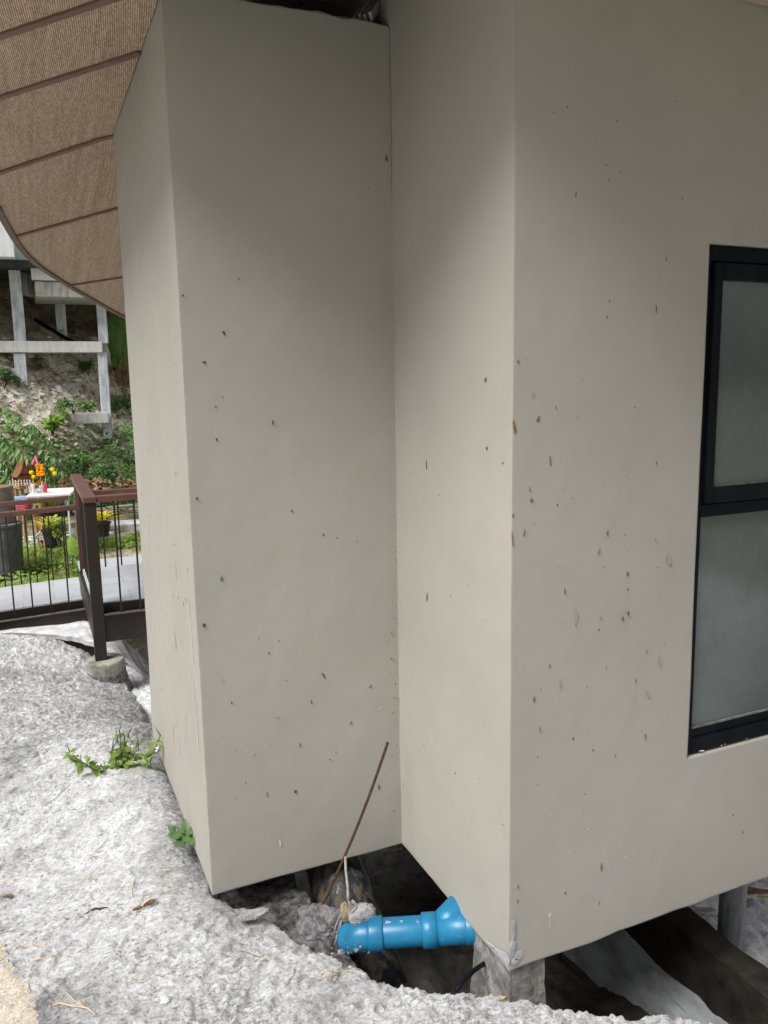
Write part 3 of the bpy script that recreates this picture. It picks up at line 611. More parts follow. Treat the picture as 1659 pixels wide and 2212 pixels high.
def on_sof(U, V):
    d = ray(U, V); p = None
    for t in np.arange(1.5, 15, .004):
        p = EYE+d*t
        if p[2] >= sof_z(p[0], p[1]): return p
    return p
for (u0, v0), (u1, v1) in [((0, 75), (221, 0)), ((0, 208), (297, 112)), ((0, 371), (253, 290)), ((38, 508), (262, 446)), ((146, 616), (270, 597))]:
    a, b = on_sof(u0, v0), on_sof(u1, v1)
    dd = (b-a)[:2]/np.linalg.norm((b-a)[:2]); a2, b2 = a[:2]-dd*(0 if u0 > 0 else .03 if v0 == 371 else .15), b[:2]+dd*.25
    if 240 < u1 < 260: b2 = b[:2]
    if u1 == 297: b2 = b[:2]+dd*(.4435-b[0])/dd[0]
    pts = [a2*(1-k/8)+b2*k/8 for k in range(9)]
    mb = MB()
    for p, q in zip(pts[:-1], pts[1:]): mb.bar((p[0], p[1], sof_z(*p)-.006), (q[0], q[1], sof_z(*q)-.004), .026, .008)
    mb.build('batten', BROWN, SOF)
fa = MB()
for i in range(NS):
    p, q = dO[i], dO[i+1]
    d = (q-p)/np.linalg.norm(q-p); nrm = np.array([d[1], -d[0]])*.022
    zp, zq = sof_z(*p), sof_z(*q)
    fa.add([(p[0]-nrm[0], p[1]-nrm[1], zp-.012), (q[0]-nrm[0], q[1]-nrm[1], zq-.012), (q[0]+nrm[0]*.6, q[1]+nrm[1]*.6, zq-.012), (p[0]+nrm[0]*.6, p[1]+nrm[1]*.6, zp-.012),
            (p[0]-nrm[0], p[1]-nrm[1], zp+.13), (q[0]-nrm[0], q[1]-nrm[1], zq+.13), (q[0]+nrm[0]*.6, q[1]+nrm[1]*.6, zq+.13), (p[0]+nrm[0]*.6, p[1]+nrm[1]*.6, zp+.13)],
           [(0, 1, 2, 3), (4, 7, 6, 5), (0, 4, 5, 1), (3, 2, 6, 7)])
fa.build('fascia', BROWN, house, merge=True)
rf = soffit_part(0, NS, .128, 6)
for bx in ((.42, 1.2, 2.18, 5.6, 3.26, 3.32), (1.2, 3.3, 1.7, 5.6, 3.26, 3.32), (.40, .42, 2.18, 5.6, 2.9, 3.32), (.40, 1.18, 2.16, 2.18, 2.9, 3.32), (1.18, 1.2, 1.7, 2.18, 2.9, 3.32), (1.18, 3.3, 1.68, 1.7, 2.85, 3.32), (3.3, 3.32, 1.7, 5.6, 2.85, 3.32), (.40, 3.3, 5.6, 5.62, 2.6, 3.32)): rf.bb(*bx)
ROOF = rf.build('roof', DARKROOF, house)
# ribbed metal profile lying on top of the low wall
cp = MB(); a = Vector(ony(782, 40, YF1+.03)); b = Vector(onz(838, -40, 3.10)); d = (b-a).normalized(); s1 = d.cross(Vector((0, 0, 1))).normalized()
for k in range(4): cp.bar(a+s1*(k-1.5)*.018+d*.006*(k % 2), b+s1*(k-1.5)*.018, .011, .02+.008*(k % 2))
cp.build('metal_profile', GREYMET, ROOF, bevel=.002)

# supports under the house
cs = MB()
zz = [0.03, -.02, -.08, -.14, -.2, -.26, -.5, -.8]
cx0, cx1, cy0, cy1 = XB+.012, XB+.135, YF3+.012, YF3+.222
ring = []
for k in range(40):
    t = k/40*4; s = int(t); f = t-s
    ring.append([(cx0+(cx1-cx0)*f, cy0), (cx1, cy0+(cy1-cy0)*f), (cx1-(cx1-cx0)*f, cy1), (cx0, cy1-(cy1-cy0)*f)][s])
vs = []
for j, z in enumerate(np.linspace(.03, -.8, 34)):
    fl = 1+.10*sstep(-.06, -.24, z)
    for k, (x, y) in enumerate(ring):
        mx, my = (cx0+cx1)/2, (cy0+cy1)/2; r = 1+.05*float(fbm(np.array([k*.35]), np.array([z*30]), 3, 301)[0])*(1 if z < -.04 else .3)
        vs.append((mx+(x-mx)*fl*r, my+(y-my)*fl*r, z))
cs.add(vs, [(j*40+k, j*40+(k+1) % 40, (j+1)*40+(k+1) % 40, (j+1)*40+k) for j in range(33) for k in range(40)])
def m_stub():
    n = NT('stained_concrete', 0.9, 0.15)
    c = n.ramp(n.noise(11, 8, 0.7), [(0.34, (0.07, 0.07, 0.068)), (0.5, (0.18, 0.178, 0.17)), (0.64, (0.38, 0.37, 0.34))])
    c = n.mix(n.ramp(n.noise(5, 4, 0.6, n.map((3, 3, .6))), [(0.58, 0), (0.70, .55)]), c, (0.36, 0.32, 0.25))
    n.color(c); n.bump(n.noise(60, 6, 0.7), 0.9, 0.012); return n.m
cs.build('column', m_stub(), house, smooth=False)
pb = onz(1577, 2048, -.62); pc = (float(pb[0]), float(pb[1]))
po = MB(); po.lathe((pc[0], pc[1], 0), [(.052, -.9), (.052, -.4), (.051, -.01)], 14); po.build('post', mottled('grey_painted_post', (0.17, 0.185, 0.195), (0.33, 0.345, 0.355), 9, 0.6, 0.3, 0.2, 50, .004, (6, 6, 1)), house, smooth=True)
# ground beam under the right half
ZB = -.36; x0 = float(onz(1440, 1981, ZB)[0]); x1 = float(onz(1485, 1960, ZB)[0])
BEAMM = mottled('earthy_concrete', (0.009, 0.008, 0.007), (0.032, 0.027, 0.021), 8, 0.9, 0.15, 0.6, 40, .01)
gb = MB(); n = 150
for i in range(n):
    ya = .9+i*(4.4/n); yb = ya+4.4/n; j = lambda s, y: .012*float(fbm(np.array([y*9.]), np.array([s*5.+.3]), 4, 351)[0])
    gb.add([(x0+j(0, ya), ya, ZB+j(1, ya)), (x1+j(2, ya), ya, ZB+j(3, ya)), (x1+j(2, yb), yb, ZB+j(3, yb)), (x0+j(0, yb), yb, ZB+j(1, yb)), (x0+.01, ya, -.95), (x1, ya, -.95), (x1, yb, -.95), (x0+.01, yb, -.95)],
           [(0, 1, 2, 3), (0, 3, 7, 4), (1, 5, 6, 2)])
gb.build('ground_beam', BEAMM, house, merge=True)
# pale mortar apron along the beam
ay = np.linspace(1.2, 4.4, 300); ax = np.linspace(0, 1, 50); AX = np.zeros((300, 50)); AY = np.repeat(ay[:, None], 50, 1); AZ = AX.copy()
for i, y in enumerate(ay):
    l = np.interp(y, [1.2, 2.04, 2.51, 3.2, 4.4], [2.13, 2.03, 1.965, 1.87, 1.75]); AX[i] = l+(x0+.02-l)*ax; AZ[i] = -.66+.10*ax**1.3-.10*(ax < .02)
AZ = AZ+.026*fbm(AX*9, AY*3, 4, 311)+.012*fbm(AX*30, AY*10, 4, 312)+.014*(ridged(AX*14, AY*3, 2, 313)-.5)
APR = mottled('smooth_pale_mortar', (0.17, 0.175, 0.17), (0.33, 0.355, 0.37), 7, 0.7, 0.3, 0.4, 40, .008, (2, .7, 1))
tag(gridmesh('mortar_apron', AX, AY, AZ, APR), 'pale smooth mortar strip beside the buried beam', None, None, 'structure')

# ------------------------------------------------------------------ blue drain pipe
pr = thing('drain_pipe', 'bright blue plastic drain pipe with elbow and branch, spattered with mortar', 'pipe', at(860, 2010, 2.6))
pa_, pb_ = Vector(at(752, 2021, 2.60)), Vector(at(1052, 2001, 2.60)); dv = (pb_-pa_).normalized(); R0 = .0465
L = (pb_-pa_).length
def pp(t): return pa_+dv*t
PIPE = MB().tube([pp(.085), pp(.19), pp(.265)], R0, 32).build('pipe', PVC, pr, smooth=True, bevel=.002)
side = dv.cross(Vector((0, 0, 1))).normalized()
el = [pp(.09)]+[pp(.06)]
for k in range(1, 8):
    a = math.radians(k*11); r = .052; el.append(pp(.06)-dv*r*math.sin(a)+(Vector((0, 0, -.55))+Vector((-_r[0], -_r[1], 0))*.05+Vector((.25, .8, 0))*.55).normalized()*r*(1-math.cos(a)))
MB().tube(el, [R0*1.05]*len(el), 32).build('elbow', PVC, pr, smooth=True)
MB().tube([pp(.066), pp(.070), pp(.112), pp(.116)], [R0*1.06, R0*1.15, R0*1.15, R0*1.03], 32).build('socket', PVC, pr, smooth=True, bevel=.002)
s0 = .240
MB().tube([pp(s0), pp(s0+.004), pp(s0+.046), pp(s0+.050)], [R0*1.04, R0*1.17, R0*1.17, R0*1.04], 32).build('socket', PVC, pr, smooth=True)
wy = MB(); wy.tube([pp(s0+.04), pp(L+.03)], R0*1.05, 32)
bd = (Vector(at(1012, 1954, 2.655))-Vector(at(968, 2002, 2.60))).normalized()
wy.tube([pp(s0+.060), pp(s0+.060)+bd*.05, pp(s0+.060)+bd*.17], R0*1.04, 32); wy.tube([pp(s0+.060)+bd*.15, pp(s0+.060)+bd*.153, pp(s0+.060)+bd*.21], [R0*1.04, R0*1.10, R0*1.10], 32)
wy.tube([pp(L-.074), pp(L-.07), pp(L+.06)], [R0*1.05, R0*1.11, R0*1.11], 32)
wy.build('branch', PVC, pr, smooth=True)
sp_ = MB()
for t, s in ((.128, .006), (.136, .0045), (.175, .005)):
    sp_.blob(pp(t)+Vector((0, 0, R0*.98))+side*.01, s, 8, .4, (1.3, 1, .7)); sp_.build('mortar_splash', MORT, pr); sp_ = MB()
sp_ = MB()
for _ in range(34):
    t = random.gauss(.0, .022); a = random.gauss(.55, .40); q = pp(t)+(Vector((-_f[0], -_f[1], 0)).normalized()*math.cos(a)-Vector((0, 0, 1))*math.sin(a))*R0*1.06
    sp_.blob(q, max(.0012, .007*random.random()**3), 6, .5, (1.5, .6, 1.3))
sp_.build('mortar_splash', MORT, pr)['kind'] = 'stuff'

# leaning muddy plastic-wrapped drain behind the pipe
mp = MB(); a = Vector(at(700, 1800, 3.15)); b = Vector(at(814, 2150, 2.80))
mp.tube([a+(b-a)*k/10 for k in range(11)], [.112+.006*math.sin(k*2.1) for k in range(11)], 26)
single(mp, 'drain_tube', MUDP, 'fat black tube streaked with tan mud leaning under the house', 'tube', smooth=True)

# mortar lumps
def lump(U, V, t, r, mat, name, label, sq=(1, 1, .8)):
    mb = MB(); c = Vector(at(U, V, t)); n = 22; vs = []
    for i in range(n+1):
        for k in range(n):
            th = math.pi*i/n; a = 2*math.pi*k/n; q = np.array([math.sin(th)*math.cos(a), math.sin(th)*math.sin(a), math.cos(th)])
            rr = 1+.28*float(fbm(np.array([q[0]*2+q[2]]), np.array([q[1]*2-q[2]]), 3, int(U))[0])+.16*float(fbm(np.array([q[0]*7+q[2]*5]), np.array([q[1]*7-q[2]*4]), 3, int(V))[0])
            vs.append(c+Vector(q*rr*r*np.array(sq)))
    mb.add(vs, [(i*n+k, i*n+(k+1) % n, (i+1)*n+(k+1) % n, (i+1)*n+k) for i in range(n) for k in range(n)])
    return single(mb, name, mat, label, 'mortar lump')
LUMPG = mottled('rough_grey_lump', (0.22, 0.22, 0.225), (0.44, 0.44, 0.45), 30, 0.9, 0.15, 0.9, 140, .008)
DGREY = mottled('dark_mortar', (0.07, 0.07, 0.07), (0.24, 0.24, 0.24), 24, 0.9, 0.15, 0.9, 120, .01)
LUMPT = mottled('rough_tan_lump', (0.17, 0.125, 0.075), (0.33, 0.27, 0.18), 30, 0.9, 0.15, 0.9, 140, .008)
lump(783, 1974, 2.62, .042, LUMPG, 'mortar_lump', 'lavender grey mortar lump stuck on top of the blue elbow', (1.15, .8, .75))
lump(752, 1972, 2.63, .030, LUMPT, 'mortar_lump', 'tan mortar lump beside the grey lump on the blue elbow', (.9, .9, 1.1))
lump(690, 2000, 2.74, .075, DGREY, 'mortar_lump', 'dark grey mortar mound at the foot of the rusty bar', (1.0, 1.2, .7))
lump(728, 1985, 2.72, .035, DGREY, 'mortar_lump', 'grey mortar clod behind the rope left of the blue elbow', (1, 1, 1.0))
lump(545, 1975, 2.66, .026, LUMPG, 'mortar_lump', 'flaked grey crust lying under the left wall corner', (1.9, .8, .45))

# rusty reinforcing bar and rope
p0, p1 = Vector(at(690, 1970, 2.78)), Vector(ony(838, 1603, 2.41))
mid = [p0]+[p0+(p1-p0)*t+Vector((0.012*math.sin(math.pi*t), 0, 0.004*math.sin(math.pi*t)))*1.4 for t in (.1, .2, .3, .4, .5, .6, .7, .8, .9)]+[p1]
rb = MB(); pts = []; rad = []; n = 220
for i in range(n+1):
    t = i/n*(len(mid)-1); k = min(int(t), len(mid)-2); pts.append(mid[k].lerp(mid[k+1], t-k)); rad.append(.0046+(.0010 if i % 3 == 0 else 0))
rb.tube(pts, rad, 10); single(rb, 'rebar', RUST, 'rusty ribbed steel bar leaning against the beige wall', 'steel bar')
ROPE = mottled('dirty_rope', (0.16, 0.15, 0.135), (0.33, 0.315, 0.285), 60, 0.9, 0.1, 0.5, 300, .002)
rp = thing('rope', 'dirty grey rope hanging with a looped knot beside the blue elbow', 'rope', at(742, 2000, 2.55))
MB().tube([at(746, 1850, 2.66), at(747, 1880, 2.64), at(751, 1915, 2.61), at(752, 1945, 2.58)], .0045, 8).build('cord', ROPE, rp, smooth=True)
k = MB()
k.tube([at(u, v, 2.54) for u, v in ((752, 1945), (758, 1955), (765, 1958), (760, 1964), (750, 1956), (744, 1947), (742, 1955), (741, 1968), (735, 1985), (733, 1996), (730, 2012), (726, 2030), (722, 2042))], .0024, 7)
k.tube([at(u, v, 2.535) for u, v in ((740, 1975), (732, 1984), (725, 2001), (722, 2012), (728, 2014), (734, 2003), (738, 1988))], .0026, 7)
k.tube([at(u, v, 2.53) for u, v in ((760, 1945), (768, 1952), (770, 1962), (762, 1970), (752, 1974), (756, 1966))], .0042, 7)
k.build('knot', ROPE, rp, smooth=True)
hb = MB(); hb.tube([at(985, 2140, 2.36), at(1002, 2118, 2.40), at(1022, 2098, 2.43), at(1050, 2078, 2.52)], .007, 12); single(hb, 'hose', BLACKF, 'thin black hose disappearing behind the corner column', 'hose', smooth=True)

# ------------------------------------------------------------------ footbridge
br = thing('footbridge', 'dark brown steel footbridge with red brown handrails and grey tiled deck', 'footbridge', (.41, 7.1, -.6))
X0, Y0, Y1, XR = .41, 7.08, 8.82, 2.6
DZ = -.07
def ramp_z(x): return -.44+.036*(min(x, .4)-.4)
d = MB(); d.bb(X0-.02, XR, Y0-.06, 8.50, DZ-.05, DZ)
d.build('deck', TILE, br)
d = MB(); xa, xb = -5.0, .395
d.add([(xa, 8.78, ramp_z(xa)), (xb, 8.78, ramp_z(xb)), (xb, 9.86, ramp_z(xb)), (xa, 9.86, ramp_z(xa)), (xa, 8.78, ramp_z(xa)-.05), (xb, 8.78, ramp_z(xb)-.05), (xb, 9.86, ramp_z(xb)-.05), (xa, 9.86, ramp_z(xa)-.05)], [(0, 1, 2, 3), (4, 7, 6, 5), (0, 4, 5, 1), (1, 5, 6, 2), (2, 6, 7, 3), (3, 7, 4, 0)])
d.build('deck', TILE, br)
MB().bb(.40, 1.5, 8.52, 9.86, -.30, -.25).build('step', TILE, br)
def beam(a, b, w=.10, h=.24): return MB().bar(a, b, w, h).build('beam', STEEL, br, bevel=.004)
beam((X0-.02, Y0-.13, -.27), (XR, Y0-.13, -.27), .06); beam((X0+.0, Y0-.05, -.27), (X0+.0, Y1, -.27), .09)
beam((X0+.1, 8.56, -.27), (XR, 8.56, -.27), .08)
beam((xa, 8.70, ramp_z(xa)-.20), (.39, 8.70, ramp_z(.39)-.20), .07, .22); beam((xa, 9.93, ramp_z(xa)-.20), (.39, 9.93, ramp_z(.39)-.20), .07, .22)
fl = MB(); fl.bar((X0+.05, Y0-.17, -.147), (XR, Y0-.17, -.147), .05, .01); fl.bar((xa, 8.66, ramp_z(xa)-.085), (.39, 8.66, ramp_z(.39)-.085), .05, .01); fl.build('flange', mottled('dusty_steel', (0.07, 0.06, 0.05), (0.12, 0.105, 0.09), 8), br)
PT = MB().bb(X0-.048, X0+.048, Y0-.175, Y0-.080, -.56, .80).build('post', STEEL, br, bevel=.004)
MB().bb(X0-.03, X0+.03, Y1-.03, Y1+.03, -.5, .82).build('post', RAILW, br, bevel=.003)
MB().bb(XR-.04, XR+.04, Y0-.17, Y0-.09, -.7, .80).build('post', STEEL, br, bevel=.004)
for q in (-1.9, -4.2): MB().bb(q-.04, q+.04, 8.67, 8.75, -1.0, .52+.036*(q-.4)).build('post', STEEL, br, bevel=.003)
def rail(a, b, w, h): return MB().bar(a, b, w, h).build('handrail', RAILW, br, bevel=.005)
rail((X0, Y0-.19, .832), (X0, Y1+.05, .845), .105, .05); rail((X0+.054, Y0-.13, .832), (XR, Y0-.13, .842), .105, .05)
rail((X0+.054, 8.58, .69), (XR, 8.58, .695), .09, .05)
MB().bb(X0+.03, XR, Y0-.085, Y0-.066, -.30, DZ-.006).build('fascia_plate', STEEL, br)
MB().bar((xa, 8.77, ramp_z(xa)-.10), (.39, 8.77, ramp_z(.39)-.10), .014, .17).build('fascia_plate', STEEL, br)
rail((xa, 8.70, .545+.036*(xa-.33)), (.385, 8.70, .545), .085, .05); rail((xa, 10.02, .485+.036*(xa-.33)), (.36, 10.02, .485), .085, .05)
BAL = MB().bb(-.0075, .0075, -.0075, .0075, 0, 1).build('baluster', STEEL)
BAL.name = 'baluster'; first = True
def bal(x, y, z0, z1):
    global first
    loc = (x-X0*1.0, y-7.1, z0+.6)
    if first: o = BAL; o.parent = br; o.location = loc; first = False
    else: o = copyinto(BAL, loc, br)
    o.scale = (1, 1, z1-z0)
for i in range(1, 11): bal(X0, Y0-.13+i*.156, -.15, .81)
for i in range(1, 12): bal(X0+.03+i*.158, Y0-.165, -.14, .81)
for i in range(1, 10): bal(X0+.05+i*.16, 8.60, -.15, .67)
for i in range(0, 15): x = .24-i*.172; bal(x, 8.672, ramp_z(x)-.08, .525+.036*(x-.33))
for i in range(0, 15): x = .30-i*.172; bal(x, 10.02, ramp_z(x)-.30, .465+.036*(x-.33))
ft = MB(); fc = (X0+.03, Y0-.12)
ft.lathe((fc[0], fc[1], 0), [(.165, -1.1), (.162, -.75), (.160, -.555), (.152, -.543), (.02, -.540)], 30); ck = MB(); vs = []
for j in range(9):
    for k in range(40):
        a = 2*math.pi*k/40; t = j/8; rr_ = .166+.10*t**1.6+.012*float(fbm(np.array([k*.6]), np.array([j*.9]), 3, 371)[0])*(.3+t); vs.append((fc[0]+rr_*math.cos(a), fc[1]+rr_*math.sin(a), -.645-.30*t+.02*float(fbm(np.array([k*.25]), np.array([1.]), 2, 372)[0])))
ck.add(vs, [(j*40+k, j*40+(k+1) % 40, (j+1)*40+(k+1) % 40, (j+1)*40+k) for j in range(8) for k in range(40)])
ck.build('mortar_collar', mottled('dark_sprayed_mortar', (0.06, 0.06, 0.06), (0.26, 0.26, 0.255), 30, .9, .1, .9, 90, .012), br, smooth=False)
FT = ft.build('footing', mottled('old_footing', (0.16, 0.155, 0.12), (0.40, 0.385, 0.33), 9, 0.9, 0.1, 0.5, 50, .008), br, smooth=False, bevel=0)

# ------------------------------------------------------------------ channel bank and dry grass behind the shotcrete crest
def strip(name, top, bot, mat, thick, label, n=40):
    mb = MB(); T = densify(top, 8); B = densify(bot, 8); m = len(T); vs = []
    for i in range(m):
        for k in range(7):
            p = T[i]*(1-k/6)+B[i]*k/6; j = .02*float(fbm(np.array([p[0]*6]), np.array([p[1]*6+k]), 3, 331)[0]); vs.append((p[0]+j, p[1]+j, p[2]+j*.5))
    o = len(vs); vs += [(v[0], v[1]+.02, v[2]-thick) for v in vs]
    fs = [(i*7+k, i*7+k+1, (i+1)*7+k+1, (i+1)*7+k) for i in range(m-1) for k in range(6)]
    fs += [tuple(o+q for q in f[::-1]) for f in fs]+[(i*7+6, o+i*7+6, o+(i+1)*7+6, (i+1)*7+6) for i in range(m-1)]
    mb.add(vs, fs); return tag(mb.build(name, mat), label, None, None, 'structure')
bank_t = [at(-60, 1312, 8.6), at(110, 1334, 8.5), at(180, 1338, 8.4), at(240, 1362, 8.2), at(290, 1400, 7.9), at(330, 1440, 7.5), at(380, 1500, 7.2)]
bank_b = [at(-60, 1365, 8.0), at(120, 1370, 7.9), at(190, 1386, 7.7), at(240, 1408, 7.5), at(290, 1436, 7.3), at(330, 1475, 7.1), at(380, 1540, 6.9)]
BANKM = mottled('bank_concrete', (0.40, 0.40, 0.40), (0.68, 0.68, 0.69), 6, 0.9, 0.15, 0.6, 30, .01)
strip('channel_bank', bank_t, bank_b, BANKM, .05, 'pale concrete lining of a drain channel behind the crest')
def scatter_blades(mb, pts, L, W, lean=.5, up=.9, jit=.3):
    for p in pts:
        a = random.uniform(0, 2*math.pi); d = Vector((math.cos(a)*lean, math.sin(a)*lean, up*random.uniform(.5, 1.1))).normalized(); l = L*random.uniform(.5, 1.2)
        s = Vector((-math.sin(a), math.cos(a), 0))*W/2; p = Vector(p); q = p+d*l*.6; tip = q+(d+Vector((math.cos(a), math.sin(a), -.3))*.6).normalized()*l*.45
        mb.add([p-s, p+s, q+s*.7, q-s*.7, tip], [(0, 1, 2, 3), (3, 2, 4)])
bt = densify(bank_t, 8)
hay = MB(); ps = []
for _ in range(1500):
    i = random.randint(8, len(bt)-1); p = bt[i]; o = random.random(); ps.append((p[0]+random.gauss(0, .06)+.10*o, p[1]+.02+o*.35, p[2]+.0-o*.03))
scatter_blades(hay, ps, .16, .006, 1.0, .25)
tag(hay.build('dry_grass', STRAW), 'dry straw coloured grass along the channel bank', 'dry grass', None, 'stuff')

# ------------------------------------------------------------------ the unfinished building on stilts
def m_newconc(name, a, b):
    n = NT(name, 0.85, 0.2)
    c = n.ramp(n.noise(3, 8, 0.7, n.map((5, 5, .8))), [(0.32, a), (0.6, b)])
    c = n.mix(n.ramp(n.noise(2.2, 6, 0.7), [(0.5, 0), (0.75, .6)]), c, tuple(q*.75 for q in a)); n.color(c); n.bump(n.noise(30, 5), .3, .01); return n.m
COLM = m_newconc('board_marked_concrete', (0.38, 0.42, 0.48), (0.78, 0.81, 0.85)); BEAMW = m_newconc('pale_concrete', (0.66, 0.66, 0.65), (0.86, 0.86, 0.85)); OLDC = m_newconc('weathered_concrete', (0.32, 0.32, 0.31), (0.68, 0.67, 0.65)); PARW = m_newconc('white_render', (0.60, 0.63, 0.66), (0.78, 0.80, 0.82))
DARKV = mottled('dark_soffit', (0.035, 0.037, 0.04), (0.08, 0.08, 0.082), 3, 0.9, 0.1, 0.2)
ub = thing('building', 'unfinished concrete building standing on stilts against the hillside', 'building', at(40, 880, 15))
TF = 15.4
def W(u, v, t=TF): return Vector(at(u, v, t))
def column(u0, v0, v1, wpx, t, m=COLM, name='column'):
    a = W(u0, v0, t); b = Vector((a.x, a.y, W(u0+8, v1, t).z)); w = wpx*t/FPX
    return MB().bb(a.x-w/2, a.x+w/2, a.y-w/2, a.y+w/2, b.z, a.z).build(name, m, ub, bevel=.012)
YFc = float(W(33, 600, TF).y)
def front(u0, v0, v1, wpx, y=YFc, m=COLM):
    a = ony(u0, v0, y); w = wpx*TF/FPX*.95; zb = ony(u0+(v1-v0)*.08, v1, y)[2]
    return MB().bb(a[0]-w/2, a[0]+w/2, y-w/2, y+w/2, zb, a[2]).build('column', m, ub, bevel=.012)
front(29, 560, 742, 25); front(42, 764, 930, 25); front(211, 560, 742, 21); front(220, 762, 1030, 21)
z1_, z0_ = float(ony(110, 738, YFc)[2]), float(ony(110, 762, YFc)[2]); xl, xr = -9.0, float(ony(220, 750, YFc)[0])
MB().bb(xl, xr, YFc-.14, YFc+.14, z0_, z1_).build('beam', BEAMW, ub, bevel=.012)
YB = YFc+1.3
a = ony(127, 560, YB); zb_, zt_ = float(ony(127, 792, YB)[2]), float(ony(127, 772, YB)[2])
for u, v0, v1 in ((126, 620, 740), (133, 738, 800)):
    a = ony(u, v0, YB); b = ony(u, v1, YB); MB().bb(a[0]-.10, a[0]+.10, YB-.1, YB+.1, b[2]-.6, a[2]).build('column', COLM, ub, bevel=.012)
a = ony(187, 600, YB+1.4); MB().bb(a[0]-.1, a[0]+.1, YB+1.3, YB+1.5, a[2]-1.6, a[2]).build('column', OLDC, ub, bevel=.012)
# rear beams at the height of the front one
MB().bar((float(ony(127, 780, YB)[0]), YB, (zb_+zt_)/2), (float(W(330, 812, TF+3)[0]), YB, (zb_+zt_)/2), .2, .26).build('beam', OLDC, ub, bevel=.01)
MB().bar((float(ony(42, 752, YFc)[0])-1.2, YFc+.2, z0_+.1), (float(ony(127, 785, YB)[0]), YB, (zb_+zt_)/2), .2, .26).build('beam', OLDC, ub, bevel=.01)
MB().bar((xr, YFc+.15, (z0_+z1_)/2), (xr+.2, YB, (zb_+zt_)/2), .2, .26).build('beam', OLDC, ub, bevel=.01)
# lowest beam on the slope
YFl = YFc-.02; c0 = ony(135, 893, YFl); c1 = ony(222, 893, YFl); c2 = ony(180, 915, YFl)
MB().bb(float(c0[0])-.05, float(c1[0])+.10, YFl-.2, YFl-.02, float(c2[2]), float(c0[2])).build('beam', OLDC, ub, bevel=.012)
# floor, parapet and stepped balcony
zf = float(ony(30, 566, YFc-.2)[2])
bl = float(ony(68, 600, YFc-.4)[0])
MB().bb(-9, float(ony(33, 566, YFc-.6)[0]), YFc-.9, YFc-.7, zf-.02, zf+2.6).build('parapet', PARW, ub, bevel=.01)
MB().bb(float(ony(33, 566, YFc-.6)[0]), 6.0, YFc-.35, YFc-.15, zf-.1, zf+2.8).build('parapet', PARW, ub, bevel=.01)
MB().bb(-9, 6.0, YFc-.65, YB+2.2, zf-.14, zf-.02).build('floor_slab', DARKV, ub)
q = MB(); q.bb(bl, 5.0, YFc-.50, YFc-.36, float(ony(80, 604, YFc-.5)[2]), float(ony(80, 563, YFc-.5)[2])); q.build('balcony', BEAMW, ub, bevel=.01)
q = MB(); q.bb(bl+.05, 5.0, YFc-.40, YFc+1.0, float(ony(80, 640, YFc-.4)[2]), float(ony(80, 606, YFc-.5)[2])); q.build('balcony', OLDC, ub, bevel=.01)
MB().bar(ony(40, 610, YFc+.16), (float(ony(130, 640, YB)[0]), YB, float(ony(130, 632, YB)[2])), .22, .42).build('beam', OLDC, ub, bevel=.01)
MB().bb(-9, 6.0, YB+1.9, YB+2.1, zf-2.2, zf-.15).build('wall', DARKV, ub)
PIPEB = MB(); PIPEB.tube([on_terrain(75, 700)+np.array([0, -.05, .1]), on_terrain(140, 740, 14)+np.array([0, -.05, .1]), on_terrain(115, 720, 14)+np.array([0, -.05, .1])][0:2]+[on_terrain(200, 765, 14)+np.array([0, -.05, .08])], .04, 8)
single(PIPEB, 'hose', BLACKF, 'thick black hose lying across the dirt below the unfinished building', 'hose')

# ------------------------------------------------------------------ vegetation
def rdir(up=.3):
    a = random.uniform(0, 2*math.pi); return Vector((math.cos(a), math.sin(a), random.uniform(-.5, .8)+up*.3))
def clump(mb, c, r, n, L, W_, sq=(1, 1, .7), fold=.2):
    for _ in range(n):
        d = Vector((random.gauss(0, 1), random.gauss(0, 1), random.gauss(0, 1))).normalized()*(random.random()**.45)
        p = Vector(c)+Vector((d.x*r*sq[0], d.y*r*sq[1], d.z*r*sq[2]))
        dr = (d*.7+rdir()).normalized(); l = L*random.uniform(.6, 1.25)
        mb.leaf(p, dr, Vector((random.gauss(0, .5), random.gauss(0, .5)-.3, 1)), l, l*W_, fold)
def shrub(name, U, V, r, n, L, mat, label, cat='shrub', group=None, sq=(1, 1, .7), t=None):
    p = Vector(on_terrain(U, V)) if t is None else Vector(at(U, V, t)); o = thing(name, label, cat, p, group)
    st = MB()
    for k in range(6):
        a = random.uniform(0, 6.28); q = p+Vector((math.cos(a)*r*.5, math.sin(a)*r*.5, r*sq[2]*.8)); st.tube([p-Vector((0, 0, .1)), (p+q)/2+Vector((0, 0, r*.1)), q], [.012, .009, .004], 5)
    st.build('stem', STEM, o)
    f = MB(); c = p+Vector((0, 0, r*sq[2]*.6))
    for k in range(max(3, n//45)):
        q = Vector((random.gauss(0, .5), random.gauss(0, .5), random.gauss(0, .45))); clump(f, c+Vector((q.x*r*sq[0], q.y*r*sq[1], q.z*r*sq[2])), r*.38, 45, L, .5, (1, 1, .8))
    f.build('foliage', mat, o); return o
